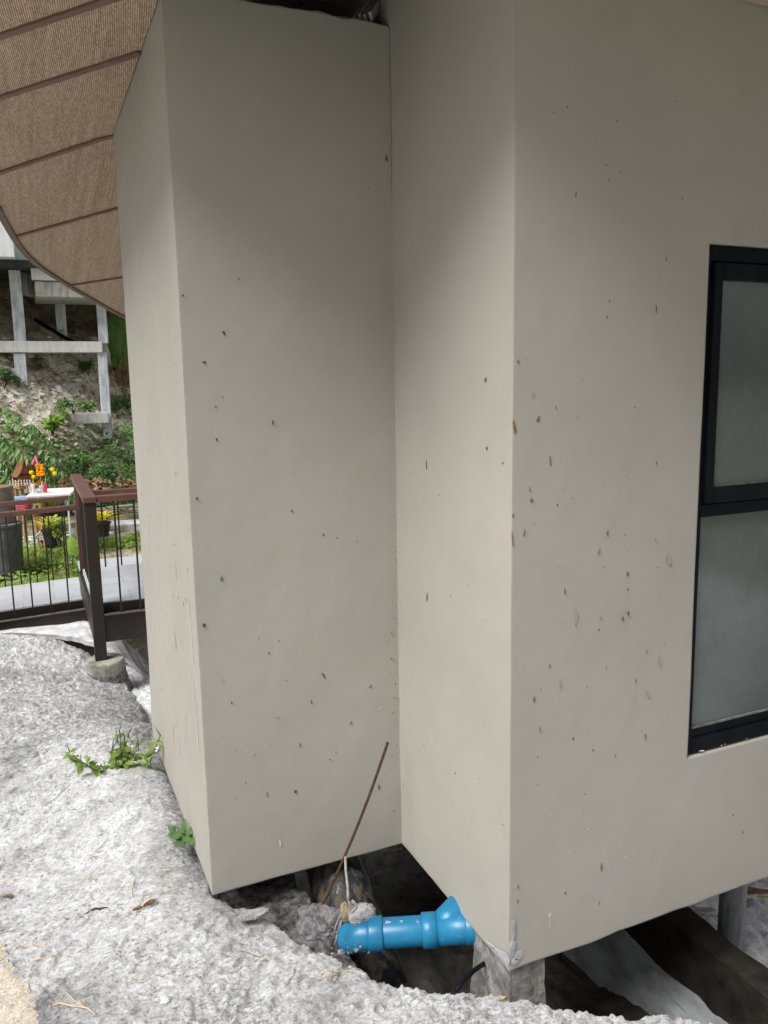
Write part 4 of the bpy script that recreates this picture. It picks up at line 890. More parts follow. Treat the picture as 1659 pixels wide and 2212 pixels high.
# creeping vines on the foot of the slope
vine = MB()
for _ in range(4200):
    u = random.uniform(90, 330); v = random.triangular(958, 1054, 1025)
    if v < 1000 and fbm(np.array([u*.03]), np.array([v*.03]), 2, 401)[0] < -.05: continue
    p = on_terrain(u, v, 12.0) if random.random() < .0 else None
    if p is None:
        x = at(u, v, 13.2)[0]; y = 14.6+random.random()*2.0+.6*x*.8; p = (x+random.gauss(0, .25), y, hz(x, y))
    l = random.uniform(.05, .10); vine.leaf((p[0], p[1], p[2]+random.uniform(.0, .16)), rdir(), Vector((random.gauss(0, .4), random.gauss(-.5, .4), 1)), l, l*.75, .15)
tag(vine.build('vine_cover', LEAF_D), 'dark green creeping vines covering the foot of the slope', 'vines', None, 'stuff')
shrub('shrub', 158, 884, .30, 320, .10, LEAF_M, 'leafy bush growing on top of the lowest beam', sq=(1.5, .7, .45), t=15.6)
shrub('shrub', 113, 930, .22, 180, .13, LEAF_B, 'light green bush hanging in front of the lowest beam left end', t=14.4)
shrub('shrub', 265, 895, .45, 380, .11, LEAF_M, 'bush on the slope right of the tall front column')
shrub('shrub', 60, 800, .30, 180, .11, LEAF_D, 'dark small bush left of the front column below the white beam', sq=(1, 1, .8), t=16.6)
shrub('shrub', 8, 835, .34, 200, .11, LEAF_D, 'dark bush at the left edge of the slope')
shrub('shrub', 190, 800, .26, 130, .10, LEAF_D, 'small dark bush beside the tall column under the white beam', t=16.8)
shrub('shrub', 282, 1015, .42, 380, .10, LEAF_D, 'dense dark bush at the slope foot beside the house wall', t=14)
shrub('shrub', 300, 960, .3, 200, .10, LEAF_M, 'mid green bush on pale rock beside the house wall', t=14.4)
shrub('shrub', 175, 1022, .36, 360, .10, LEAF_D, 'low dark bush left of the foot of the tall column', sq=(1.4, 1, .6), t=13.8)
shrub('shrub', 245, 1035, .34, 330, .09, LEAF_D, 'low dark bush right of the foot of the tall column', sq=(1.4, 1, .6), t=13.4)
lit = MB()
for _ in range(1900):
    u = random.uniform(-20, 320); v = random.uniform(770, 1000); x = at(u, v, 15)[0]; y = random.uniform(15.4, 19.5)+.5*x; z = hz(x, y)
    a = random.uniform(0, 6.28); l = random.uniform(.04, .16)
    lit.leaf((x, y, z+.03), (math.cos(a), math.sin(a)*.7, random.uniform(-.2, .6)), (random.gauss(0, .4), -.5, 1), l, l*random.choice((.2, .45)), .1)
tag(lit.build('leaf_litter', mottled('grey_brown_litter', (0.12, 0.085, 0.055), (0.36, 0.28, 0.19), 5, 0.8, 0.2, 0.2)), 'brown dead leaves and twigs strewn over the slope', 'leaf litter', None, 'stuff')
bm_ = MB()
for _ in range(420):
    u = random.uniform(-20, 320); x = at(u, 900, 15)[0]; y = random.uniform(15.4, 18.2)+.5*x; z = hz(x, y); bm_.blob((x, y, z-.005), .015+.075*random.random()**3, 6, .5, (1.4, 1, .6))
tag(bm_.build('rubble', mottled('pale_rubble', (0.50, 0.46, 0.38), (0.80, 0.77, 0.70), 8, .9, .1, .5)), 'pale broken stones lying over the slope', 'rubble', None, 'stuff')
# tree with drooping pinnate leaves on the left
tr = thing('tree', 'green tree with long drooping feathery leaves beside the little shrine', 'tree', Vector(at(-40, 1120, 13.0)))
tb = Vector(at(-40, 1120, 13.0)); tk = MB(); tk.tube([tb-Vector((0, 0, .4)), tb+Vector((0, 0, .6)), Vector(at(-20, 1000, 13)), Vector(at(-10, 940, 13))], [.06, .05, .04, .03], 8); tk.build('trunk', STEM, tr)
cr = MB(); cr2 = MB(); tw = MB()
def frond(a, b, sag, n=13, L=.13, mb=cr):
    a = Vector(a); b = Vector(b); pts = []
    for i in range(n+1):
        t = i/n; pts.append(a.lerp(b, t)+Vector((0, 0, sag*math.sin(math.pi*t)))) 
    tw.tube(pts, .006, 4)
    for i in range(1, n+1):
        d = (pts[i]-pts[i-1]).normalized(); s = d.cross(Vector((0, 0, 1))).normalized()
        for sg in (-1, 1):
            if random.random() < .85: mb.leaf(pts[i]+Vector((random.gauss(0, .012), 0, random.gauss(0, .012))), (s*sg*random.uniform(.5, 1.2)+d*random.uniform(.3, 1)+Vector((0, 0, random.uniform(-1.0, -.1)))), Vector((random.gauss(0, .4), -.3+random.gauss(0, .3), 1))+s*sg*.3, L*random.uniform(.6, 1.35), L*random.uniform(.3, .48), .12, .15)
for (u0, v0, u1, v1, t0, t1, sg) in [(-10, 945, 75, 940, 12.8, 12.2, .10), (20, 950, 130, 1010, 12.6, 12.2, .22), (10, 960, 110, 985, 12.6, 12.0, .20), (40, 985, 125, 1048, 12.6, 12.4, .12), (30, 990, 100, 1040, 12.7, 12.5, .1), (0, 955, 60, 985, 12.4, 12.0, .12), (-20, 900, 35, 905, 13, 12.4, .06),
        (-30, 895, 28, 918, 12.9, 12.6, .08), (-15, 960, 40, 1010, 12.9, 12.7, .1), (-20, 1000, 25, 1040, 12.9, 12.6, .1), (0, 985, 85, 1015, 13, 12.8, .15), (40, 965, 118, 1022, 12.8, 12.7, .15), (-30, 940, 20, 960, 12.3, 12.0, .1), (30, 940, 105, 960, 13, 12.9, .18), (60, 990, 135, 1030, 13.1, 13.0, .12), (10, 1010, 70, 1050, 13.1, 13.0, .1), (50, 1010, 120, 1055, 13.1, 12.9, .08), (-40, 980, 10, 1010, 12.6, 12.3, .1)]:
    for _ in range(2): frond(at(u0+random.uniform(-6, 6), v0+random.uniform(-8, 8), t0), at(u1+random.uniform(-8, 8), v1+random.uniform(-8, 8), t1), sg+.05+random.uniform(-.04, .06), random.choice((10, 12, 14)), random.uniform(.11, .16), random.choice((cr, cr, cr2)))
CR = cr.build('crown', LEAF_M, tr); cr2.build('crown', leafm('pale_leaf', (.14, .25, .08), (.26, .38, .16)), tr); tw.build('twig', STEM, tr)
bk = MB()
for _ in range(40): clump(bk, at(random.uniform(-20, 110), random.uniform(960, 1055), random.uniform(13.1, 13.7)), .25, 26, .12, .45)
bk.build('crown', LEAF_D, tr)
# banana plant on the slope
bp = Vector(on_terrain(258, 830, 13)); ban = thing('banana_plant', 'banana plant with broad torn leaves on the slope beside the house', 'banana plant', bp)
bs = MB(); bs.tube([bp-Vector((0, 0, .3)), bp+Vector((0, 0, .7)), bp+Vector((-.03, 0, 1.1))], [.07, .06, .045], 10); bs.tube([bp+Vector((.25, .1, -.3)), bp+Vector((.28, .1, .6))], [.06, .05], 10); bs.build('stem', mottled('banana_stem', (0.16, 0.17, 0.06), (0.25, 0.22, 0.10), 8), ban)
def bigleaf(base, tip, width, mat, parent, bend=.15, name='leaf', n=12):
    base = Vector(base); tip = Vector(tip); d = (tip-base); mb = MB(); vs = []; sd = d.cross(Vector((-_f[0], -_f[1], .2))).normalized(); nr = sd.cross(d).normalized()
    for i in range(n+1):
        t = i/n; c = base+d*t+nr*bend*d.length*math.sin(t*math.pi*.9)*.8-Vector((0, 0, bend*d.length*t*t)); w = width*(math.sin(math.pi*min(1, t*.93+.06))**.55)
        for s in (-1, -.5, 0, .5, 1): vs.append(c+sd*s*w/2+nr*(-.12*w*abs(s)+.05*w*math.sin(t*30+s)*abs(s)))
    mb.add(vs, [(i*5+k, i*5+k+1, (i+1)*5+k+1, (i+1)*5+k) for i in range(n) for k in range(4)]); return mb.build(name, mat, parent, smooth=True)
tt = float(np.dot(np.array(bp)-EYE, _f))-.15
for (u0, v0, u1, v1, w_) in ((253, 790, 247, 660, .34), (257, 770, 258, 690, .30), (262, 770, 268, 655, .32), (252, 770, 226, 745, .22), (256, 790, 230, 770, .16), (268, 780, 285, 720, .3), (262, 800, 275, 760, .25)): bigleaf(at(u0, v0, tt), at(u1, v1, tt-.1), w_, LEAF_M, ban)
dl = MB()
for _ in range(60): a = random.uniform(-.6, .6); dl.leaf(bp+Vector((random.gauss(.1, .15), random.gauss(0, .1), random.uniform(.1, .7))), (math.sin(a), -.2, -1), (0, -1, .2), random.uniform(.2, .45), .05)
dl.build('dead_leaf', DRYLEAF, ban)
# grass and weeds of the garden
gr = MB(); ps = []
for _ in range(15000):
    x = random.uniform(-1.5, 2.2); y = random.uniform(9.9, 13.0)
    if fbm(np.array([x*1.1]), np.array([y*1.1]), 2, 421)[0] < -.10 and y > 11.0: continue
    ps.append((x, y, float(garden_z(np.array([x]), np.array([y]))[0])))
scatter_blades(gr, ps, .17, .011, .6, .9)
tag(gr.build('grass', GRASSM), 'fresh green grass and weeds on the garden ground', 'grass', None, 'stuff')
wd = MB()
for _ in range(4200):
    x = random.uniform(-1.4, 2.2); y = random.uniform(10.2, 13.4)
    if fbm(np.array([x*1.6]), np.array([y*1.6]), 2, 431)[0] < .0: continue
    l = random.uniform(.04, .09); wd.leaf((x, y, float(garden_z(np.array([x]), np.array([y]))[0])+random.uniform(0, .12)), rdir(), (random.gauss(0, .4), -.3, 1), l, l*.7, .15)
tag(wd.build('weeds', LEAF_B), 'low broad leaved weeds between the grass', 'weeds', None, 'stuff')

# ------------------------------------------------------------------ garden things
def gpt(U, V): return Vector(on_terrain(U, V, 8.5))
WOODY = mottled('honey_timber', (0.34, 0.20, 0.085), (0.46, 0.28, 0.13), 6, .6, .3, .2, 50, .003, (1, 1, 6)); TEAK = mottled('red_teak', (0.20, 0.085, 0.04), (0.33, 0.15, 0.075), 14, .6, .3, .3, 60, .004)
S = 12/FPX
sh = thing('spirit_house', 'small wooden Thai style shrine house with tiled roof on a timber table', 'shrine', at(42, 1205, 12))
def SP(u, v, dt=0): return Vector(at(u, v, 12+dt))
Fh = Vector((_f[0], _f[1], 0)).normalized(); Rh = Vector((_r[0], _r[1], 0)).normalized(); UP = Vector((0, 0, 1))
c0 = SP(44, 1054); AXx = (Rh*.77+Fh*.64).normalized(); AXy = (Fh*.77-Rh*.64).normalized()
RS = Matrix((AXx, AXy, UP)).transposed()
cen = c0+Fh*.24
MB().box(cen, (.34, .38, .055), R=RS).build('platform', WOODY, sh, bevel=.004)
for sx in (-1, 1):
    for sy in (-1, 1): MB().box(cen+AXx*sx*.125+AXy*sy*.14-UP*.54, (.05, .05, 1.03), R=RS).build('leg', WOODY, sh, bevel=.003)
fe = MB()
for sx, sy in ((-1, -1), (1, -1), (1, 1), (-1, 1)):
    p = cen+AXx*sx*.155+AXy*sy*.175+UP*.027; fe.tube([p, p+UP*.07, p+UP*.085, p+UP*.11], [.008, .008, .014, .003], 8)
for (a, b) in (((-1, -1), (-1, 1)), ((-1, 1), (1, 1)), ((1, 1), (1, -1))):
    p = cen+AXx*a[0]*.155+AXy*a[1]*.175+UP*.08; q = cen+AXx*b[0]*.155+AXy*b[1]*.175+UP*.08; fe.bar(p, q, .01, .012)
    for k in range(1, 7): r = p.lerp(q, k/7); fe.bar(r, r-UP*.055, .007, .007, Fh)
fe.build('fence', WOODY, sh)
hc = cen+AXy*.03-AXx*.02+UP*.03
MB().box(hc+UP*.075, (.15, .21, .15), R=RS).build('wall', TEAK, sh, bevel=.003)
MB().box(hc+UP*.05-AXx*.0765, (.006, .05, .07), R=RS).build('door', mottled('shrine_dark_opening', (.03, .015, .01), (.05, .03, .02)), sh)
rr = MB(); n = 16; pr_ = []
for sgn in (-1, 1):
    for i in range(n):
        t0, t1 = i/n, (i+1)/n
        def prof(t): return (.012+.115*t**.8 if t < .75 else .012+.115*.75**.8+.17*(t-.75)), .42-.27*t**.62-.02*t
        (x0r, z0r), (x1r, z1r) = prof(t0), prof(t1); z1r -= .004
        for j in range(9):
            ya, yb = -.145+.29*j/9, -.145+.29*(j+1)/9; off = .0025*((i+j) % 2)
            vv = [hc+AXx*sgn*x0r+AXy*ya+UP*(z0r+off), hc+AXx*sgn*x0r+AXy*yb+UP*(z0r+off), hc+AXx*sgn*(x1r+.004)+AXy*yb+UP*(z1r+off+.004), hc+AXx*sgn*(x1r+.004)+AXy*ya+UP*(z1r+off+.004)]
            rr.add(vv+[v-UP*.012 for v in vv], [(0, 1, 2, 3), (4, 7, 6, 5), (3, 2, 6, 7), (0, 3, 7, 4), (1, 5, 6, 2)])
RF = rr.build('roof', TEAK, sh)
rr = MB(); rr.bar(hc+UP*.425-AXy*.15, hc+UP*.425+AXy*.15, .03, .02); rr.build('ridge', WOODY, RF)
for sg in (-1, 1):
    b = MB(); y = AXy*sg*.15
    for s2 in (-1, 1): b.tube([hc+y+UP*.415, hc+y+AXx*s2*.05+UP*.30, hc+y+AXx*s2*.10+UP*.19, hc+y+AXx*s2*.155+UP*.13, hc+y+AXx*s2*.165+UP*.15], [.010, .010, .010, .011, .004], 6)
    b.tube([hc+y+UP*.40, hc+y*1.03+UP*.47, hc+y*1.08+UP*.53], [.016, .010, .002], 6); b.build('gable_board', TEAK, RF)
g = MB(); g.add([hc-AXy*.14+AXx*q+UP*z for q, z in ((-.11, .17), (.11, .17), (0, .40))]+[hc-AXy*.13+AXx*q+UP*z for q, z in ((-.11, .17), (.11, .17), (0, .40))], [(0, 1, 2), (3, 5, 4), (0, 2, 5, 3), (1, 4, 5, 2)]); g.build('gable', TEAK, sh)
ld = MB()
la, lb = SP(56, 1045, -.02), SP(72, 1098, -.20)
for o in (0, 1): ld.bar(la+Rh*.09*o, lb+Rh*.09*o, .012, .025, Fh)
for k in range(1, 6): p = la.lerp(lb, k/6); ld.bar(p, p+Rh*.09, .03, .012)
ld.bar(lb, SP(90, 1215, -.45), .014, .03, Fh); ld.bar(lb+Rh*.09, SP(101, 1205, -.45), .014, .03, Fh)
for k in range(1, 6): p = lb.lerp(SP(90, 1215, -.45), k/6); ld.bar(p, p+Rh*.09, .03, .012)
ld.build('ladder', TEAK, sh)
PINK = mottled('pink_cloth', (.62, .12, .20), (.74, .22, .32), 12, .8, .1, .2); ORANGE = mottled('marigold_orange', (.72, .24, .005), (.85, .36, .01), 40, .8, .1, .6, 80, .02); YEL = mottled('marigold_yellow', (.80, .55, .005), (.88, .66, .01), 40, .8, .1, .6, 80, .02)
pk = MB()
for s2 in (-1, 1): pk.tube([SP(77, 984, -.03), SP(77+s2*3-1, 994, -.05), SP(76+s2*6, 1004, -.06)], [.006, .014, .017], 8)
single(pk, 'ribbon', PINK, 'pink cloth ribbon tied round the gable of the little shrine', 'ribbon')
ga = thing('garland', 'orange marigold garland hanging from the gable of the shrine', 'garland', SP(86, 1020, -.1))
for k, v in enumerate((1006, 1012.5, 1019, 1025)):
    b = MB()
    for i in range(16):
        for s_ in (-1, 1): b.blob(SP(86+s_*4+random.uniform(-3.2, 3.2)+k*.6, v+random.uniform(-2, 2), -.12+random.uniform(-.03, .03)), .017, 6, .3)
    b.build('flower_row', ORANGE, ga)
st_ = MB(); st_.tube([SP(86, 998, -.1), SP(87, 1030, -.1)], .004, 5); st_.build('thread', STRAW, ga)
for lab, pts in (('yellow marigold pair left of the orange garland', ((68, 1021), (73, 1030))), ('yellow marigold pair right of the orange garland', ((113, 1014), (118, 1023)))):
    o = thing('marigold', lab, 'flower', SP(*pts[1], -.13), 'yellow marigolds on the shrine')
    for (u, v) in pts:
        b = MB(); u2 = u if u < 100 else u
        b.blob(SP(u2, v, -.13), .029, 10, .08)
        for i in range(40): d = Vector((random.gauss(0, 1), random.gauss(0, 1), random.gauss(0, .8))).normalized(); b.blob(SP(u2, v, -.13)+d*.026, .009, 5, .3)
        b.build('flower', YEL, o)
    b = MB(); b.tube([SP(*pts[1], -.12), SP(pts[1][0]-2, 1050, -.1)], .004, 5); b.build('stem', LEAF_D, o)
for i, (u, v, lab) in enumerate(((88, 1049, 'orange marigold lying on the shrine platform left edge'), (98, 1046, 'orange marigold lying beside the ladder top'), (113, 1042, 'orange marigold at the middle of the shrine platform'), (129, 1044, 'orange marigold at the right end of the shrine platform'))):
    b = MB()
    uu = 44+(u-44)*.55+2
    for k in range(20): d = Vector((random.gauss(0, 1), random.gauss(0, 1), random.gauss(0, .6))).normalized(); b.blob(SP(uu, v, -.14+.04*i)+d*.024, .011, 5, .3)
    single(b, 'marigold', ORANGE, lab, 'flower', 'orange marigolds on the shrine platform')
FIG = mottled('painted_figure', (.55, .52, .47), (.75, .73, .70), 30, .6, .3, .2)
for i in range(8):
    u = 22+i*6.2; b = MB(); p = SP(u, 1046+random.uniform(-2, 2), -.02+.02*(i % 3)); b.lathe(p-UP*.02, [(.012, 0), (.010, .03), (.006, .05), (.010, .06), (.008, .075), (.002, .085)], 10)
    b.bar(p+UP*.02, p+UP*.012+Rh*.018, .005, .005); b.bar(p+UP*.02, p+UP*.012-Rh*.018, .005, .005)
    single(b, 'figurine', FIG, 'tiny pale figurine in the row along the shrine platform', 'figurine', 'figurines on the shrine platform')
# low concrete plinth in front of the shrine
b = MB(); p = SP(50, 1215, -.35); b.box(p-UP*.05, (.75, .5, .18), math.atan2(Rh.y, Rh.x)); single(b, 'plinth', OLDC, 'grey concrete plinth slab under the shrine table', 'concrete slab', bevel=.02)
# white folding table
TT = 11.3
tb_ = thing('folding_table', 'white plastic folding table holding offerings and drinks', 'table', at(110, 1200, TT))
a, b_, c, d_ = [Vector(at(u, v, t)) for u, v, t in ((55, 1071, 10.95), (152, 1062, 11.15), (168, 1053, 11.9), (78, 1060, 11.75))]
zt = float(np.mean([q.z for q in (a, b_, c, d_)])); T4 = [Vector((q.x, q.y, zt)) for q in (a, b_, c, d_)]
m_ = MB(); m_.add([q for q in T4]+[q-UP*.035 for q in T4], [(0, 1, 2, 3), (4, 7, 6, 5), (0, 4, 5, 1), (1, 5, 6, 2), (2, 6, 7, 3), (3, 7, 4, 0)]); m_.build('tabletop', WHITEP, tb_, bevel=.008)
ctr = sum(T4, Vector())/4
for q in T4: p = ctr+(q-ctr)*.82-UP*.035; MB().tube([p, p-UP*.86], .014, 8).build('leg', WHITEP, tb_)
for i, j in ((0, 3), (1, 2)): p, q = ctr+(T4[i]-ctr)*.82-UP*.6, ctr+(T4[j]-ctr)*.82-UP*.6; MB().tube([p, q], .012, 8).build('crossbar', WHITEP, tb_)
p, q = ctr+(T4[0]-ctr)*.82-UP*.6, ctr+(T4[1]-ctr)*.82-UP*.6; MB().tube([p, q], .012, 8).build('crossbar', WHITEP, tb_)
for i in (0, 1): p = ctr+(T4[i]-ctr)*.82; MB().tube([p-UP*.25, ctr+(T4[i]-ctr)*.55-UP*.04], .008, 6).build('brace', WHITEP, tb_)
CLEAR = mottled('clear_cup', (.45, .47, .47), (.62, .64, .64), 20, .2, .5, 0); RED = mottled('red_drink', (.55, .02, .04), (.70, .06, .09), 20, .25, .5, 0); GREENS = mottled('green_straw', (.25, .62, .12), (.32, .70, .18), 20, .4, .3, 0); WHT = mottled('white_cup', (.66, .66, .66), (.76, .76, .76), 20, .4, .4, 0)
def cup(u, mat, h, r, label, straw=None, dt=0, name='drink_cup', cat='cup'):
    p = Vector(at(u, 1064, TT+dt)); p.z = zt; o = thing(name, label, cat, p)
    MB().lathe(p, [(r*.75, 0), (r, h*.9), (r*1.06, h*.92), (r*1.06, h), (r*.3, h*1.04)], 14).build('cup', mat, o, smooth=False)
    if straw: MB().tube([p+UP*h*.6, p+UP*(h*1.6)+Rh*.012], .006, 6).build('straw', straw, o)
cup(68, CLEAR, .09, .035, 'clear plastic cup at the left end of the white table', WHT)
cup(72.5, WHT, .13, .022, 'slim white bottle with green straw at the left of the table', GREENS, -.1, 'bottle', 'bottle')
cup(91, CLEAR, .10, .036, 'clear glass of water with a straw in the middle of the white table', WHT)
cup(99, RED, .13, .026, 'red soda bottle with a green straw on the white table', GREENS, 0, 'bottle', 'bottle')
p = Vector(at(83, 1064, TT)); p.z = zt; b = MB(); b.lathe(p, [(.04, 0), (.055, .03), (.06, .05), (.055, .052), (.03, .02)], 16); single(b, 'bowl', WHT, 'white bowl between the cups on the white table', 'bowl')
# folded cloth stack under the shrine table
for i, (cc, lab) in enumerate((((.45, .03, .06), 'red folded plastic sheet heap beside the drum under the white table'), ((.25, .33, .60), 'blue striped sheet on the heap beside the drum'))):
    b = MB()
    for k in range(4 if i == 0 else 2):
        pts = [SP(20+q*9+random.uniform(-1, 1), (1093 if i == 0 else 1074)+k*4+math.sin(q*1.1+k)*2+(0 if i == 0 else q*.6), -.3) for q in range(6)]
        b.tube(pts, [.03, .035, .032, .034, .03, .012], 8)
    single(b, 'plastic_sheet', mottled('sheet_%s' % ('red' if i == 0 else 'blue'), tuple(q*.8 for q in cc), cc, 12, .5, .4, .3), lab, 'plastic sheet', smooth=True)
# drums at the left edge
DRUMM = mottled('brown_drum', (.15, .115, .095), (.24, .195, .165), 9, .5, .4, .1); RUSTB = mottled('rusty_lid', (.30, .11, .03), (.42, .20, .08), 14, .8, .2, .3)
dr = thing('drum', 'dark brown drum with a rusty lid standing beside the shrine', 'drum', at(0, 1165, 10.6)); p = Vector(at(-1, 1130, 10.6)); ztop = float(at(0, 1049, 10.6)[2]); zbt = float(at(0, 1128, 10.6)[2])
MB().lathe((p.x, p.y, zbt), [(.20, 0), (.205, .01), (.205, (ztop-zbt)*.5), (.212, (ztop-zbt)*.52), (.205, (ztop-zbt)*.54), (.205, ztop-zbt-.01), (.2, ztop-zbt), (.185, ztop-zbt-.004)], 26).build('body', DRUMM, dr)
MB().lathe((p.x, p.y, ztop), [(.184, -.02), (.18, -.006), (.05, .002)], 26).build('lid', RUSTB, dr)
zz0 = hz(p.x, p.y)
b = MB(); b.lathe((p.x+.02, p.y-.05, zz0-.05), [(.22, 0), (.25, zbt-zz0), (.262, zbt-zz0+.01), (.262, zbt-zz0+.04), (.2, zbt-zz0+.045)], 26); single(b, 'plant_tub', mottled('charcoal_tub', (.07, .07, .075), (.14, .14, .145), 7, .6, .3, .1), 'charcoal tub below the brown drum at the left edge', 'tub')
# bromeliads
POT = mottled('black_pot', (.012, .012, .013), (.03, .03, .03), 9, .5, .4, .1)
def brom(U, Vp, r, t, label):
    p = Vector(at(U, Vp, t)); o = thing('bromeliad', label, 'potted plant', p, 'yellow bromeliads in black pots')
    z0 = hz(p.x, p.y); h = .19
    MB().lathe((p.x, p.y, p.z-h), [(r*.30, 0), (r*.42, h*.9), (r*.46, h*.92), (r*.46, h), (r*.38, h*.98)], 18).build('pot', POT, o)
    for k in range(30):
        a = k*2.4; lv = k/30; d = Vector((math.cos(a), math.sin(a), 0)); mb = MB(); L_ = r*(1.15-.45*lv)*random.uniform(.85, 1.1); w = r*.17; vs = []; s = Vector((-d.y, d.x, 0))
        for i in range(7):
            tq = i/6; up = (.35+.9*lv)*math.sin(tq*1.9)*L_*.62; c = p+d*L_*tq*(1-.35*lv)+UP*up; ww = w*(1-tq**2.5)*.5+.002
            vs += [c-s*ww, c-UP*ww*.35, c+s*ww]
        mb.add(vs, [(i*3+q, i*3+q+1, (i+1)*3+q+1, (i+1)*3+q) for i in range(6) for q in range(2)]); mb.build('leaf', LEAF_Y, o, smooth=True)
    return o
brom(112, 1143, .30, 10.4, 'yellow bromeliad in a black pot with a vine behind the lower rail')
brom(101, 1098, .30, 11.6, 'yellow bromeliad under the white table between the two handrails')
brom(220, 1128, .26, 10.6, 'yellow bromeliad in a black pot behind the right handrail')
p = gpt(222, 1172); b = MB(); b.box(p+UP*.07, (.30, .22, .16), .3); single(b, 'concrete_block', OLDC, 'grey concrete block under the right yellow bromeliad', 'concrete block', bevel=.01)
p = gpt(112, 1190); b = MB(); b.lathe(p-UP*.03, [(.11, 0), (.14, .16), (.15, .2), (.12, .2)], 18); single(b, 'plant_pot', POT, 'empty black pot on the ground below the vined bromeliad', 'plant pot')
shrub('climbing_plant', 128, 1165, .2, 140, .07, LEAF_B, 'bright leafy vine climbing in front of the black pot', 'vine', None, (.55, .55, 1.3), 10.2)
ee = thing('elephant_ear', 'single large yellow green heart shaped leaf behind the bridge post', 'plant', gpt(152, 1215)); bigleaf(at(158, 1200, 9.95), at(152, 1157, 9.95), .17, LEAF_B, ee, .05); bigleaf(at(170, 1215, 10.0), at(178, 1180, 10.1), .15, LEAF_B, ee, .05); MB().tube([gpt(156, 1222)-UP*.05, at(158, 1200, 9.95)], .008, 6).build('stem', LEAF_D, ee)
# pale slabs in the garden
for i, (u, v, sx, sy, rz, lab) in enumerate(((60, 1172, 1.0, .5, .1, 'pale stone slab in the grass in front of the shrine plinth'), (105, 1182, .7, .35, -.2, 'pale stone slab beside the black pots'), (150, 1128, .8, .5, .3, 'pale stone slab behind the lower handrail'), (270, 1135, 1.1, .45, .0, 'pale stone slab right of the bromeliad on the block'), (160, 1152, .6, .3, -.4, 'small pale stone slab left of the bridge post'))):
    p = gpt(u, v); b = MB(); b.box(p+UP*.02, (sx, sy, .08), rz); o = single(b, 'stone_slab', BANKM, lab, 'stone slab', 'pale slabs in the garden', bevel=.02)
# hay mound, logs, red cloth
hm = MB(); p = gpt(250, 1222)
ps = []
for _ in range(900):
    a = random.uniform(0, 6.28); r_ = random.random()**.6*.36; ps.append((p.x+math.cos(a)*r_, p.y+math.sin(a)*r_*.8, p.z+.22*(1-r_/.36)*random.random()+.0))
scatter_blades(hm, ps, .18, .006, 1.0, .2); single(hm, 'hay_heap', DRYLEAF, 'heap of dry brown hay behind the tiled deck', 'hay heap')
lg = MB()
for k in range(14):
    p = Vector(at(random.uniform(215, 300), random.uniform(1092, 1110), 11.8+random.random()*.6)); a = random.uniform(-.5, .5); d = Rh*math.cos(a)+Fh*math.sin(a); lg.tube([p-d*.4, p+UP*.02, p+d*.4], random.uniform(.008, .018), 6)
single(lg, 'brush_pile', mottled('grey_twigs', (.16, .13, .10), (.34, .30, .25), 12), 'pile of grey brushwood behind the right handrail', 'brush pile')
bkl = MB()
for k in range(160):
    p = Vector(at(random.uniform(130, 310), random.uniform(1040, 1062), 12.2+random.random()*.5)); bkl.leaf(p, rdir(), (0, -.4, 1), random.uniform(.08, .2), random.uniform(.04, .09))
tag(bkl.build('dead_leaves', DRYLEAF), 'fallen dry palm leaves along the foot of the vines', 'dead leaves', None, 'stuff')
p = gpt(85, 1196); b = MB()
for k in range(10): b.blob(p+Vector((random.gauss(0, .06), random.gauss(0, .03), .02)), .028, 7, .4, (1.3, 1, .5))
single(b, 'cloth', mottled('red_cloth', (.40, .07, .06), (.55, .16, .13), 10, .8, .1, .3), 'crumpled red cloth lying in the grass', 'cloth')

# ------------------------------------------------------------------ weeds on the shotcrete
wp = Vector(onz(268, 1688, -.09)); wp.z = gz(wp.x, wp.y)
we = thing('weed', 'straggling green weed with flower spikes growing from the sprayed concrete', 'weed', wp); sm = MB(); lf = MB(); sk = MB(); wh = MB()
tw_ = float(np.dot(np.array(wp)-EYE, _f))
def wpt(u, v, dt=0): return Vector(at(u, v, tw_+dt))
for pts in ([(262, 1692), (248, 1685), (225, 1678), (205, 1670), (185, 1660), (165, 1655), (150, 1645)], [(265, 1690), (268, 1660), (262, 1630), (260, 1600)], [(266, 1690), (275, 1650), (285, 1610)], [(268, 1690), (290, 1665), (310, 1650), (335, 1630), (340, 1612)], [(266, 1690), (250, 1650), (240, 1635)], [(268, 1692), (280, 1700), (290, 1710)], [(268, 1690), (300, 1680), (325, 1665)], [(266, 1690), (262, 1665), (250, 1640)], [(268, 1688), (285, 1640), (300, 1625)]):
    P3 = [wpt(u, v-8, -.02*i) for i, (u, v) in enumerate(pts)]; sm.tube(P3, [.0035]*(len(P3)-1)+[.0015], 5)
    for i in range(1, len(P3)):
        for k in range(9):
            q = P3[i-1].lerp(P3[i], random.random()); l = random.uniform(.018, .046); lf.leaf(q+Vector((random.gauss(0, .013), random.gauss(0, .013), random.gauss(.01, .012))), rdir(), (random.gauss(0, .4), -.6, .8), l, l*.7, .1)
    q = P3[-1]; sk.tube([q, q+Vector((random.gauss(0, .008), 0, .03)), q+Vector((random.gauss(0, .01), 0, .075))], [.002, .003, .001], 5); sk.build('flower_spike', LEAF_D, we); sk = MB()
for (u, v) in ((175, 1655), (190, 1660), (205, 1665), (230, 1668), (240, 1640), (255, 1605), (300, 1620), (270, 1600)):
    q = wpt(u, v, -.04); sk.tube([q, q+Vector((random.gauss(0, .008), 0, .06))], [.0025, .001], 5); sk.build('flower_spike', LEAF_D, we); sk = MB()
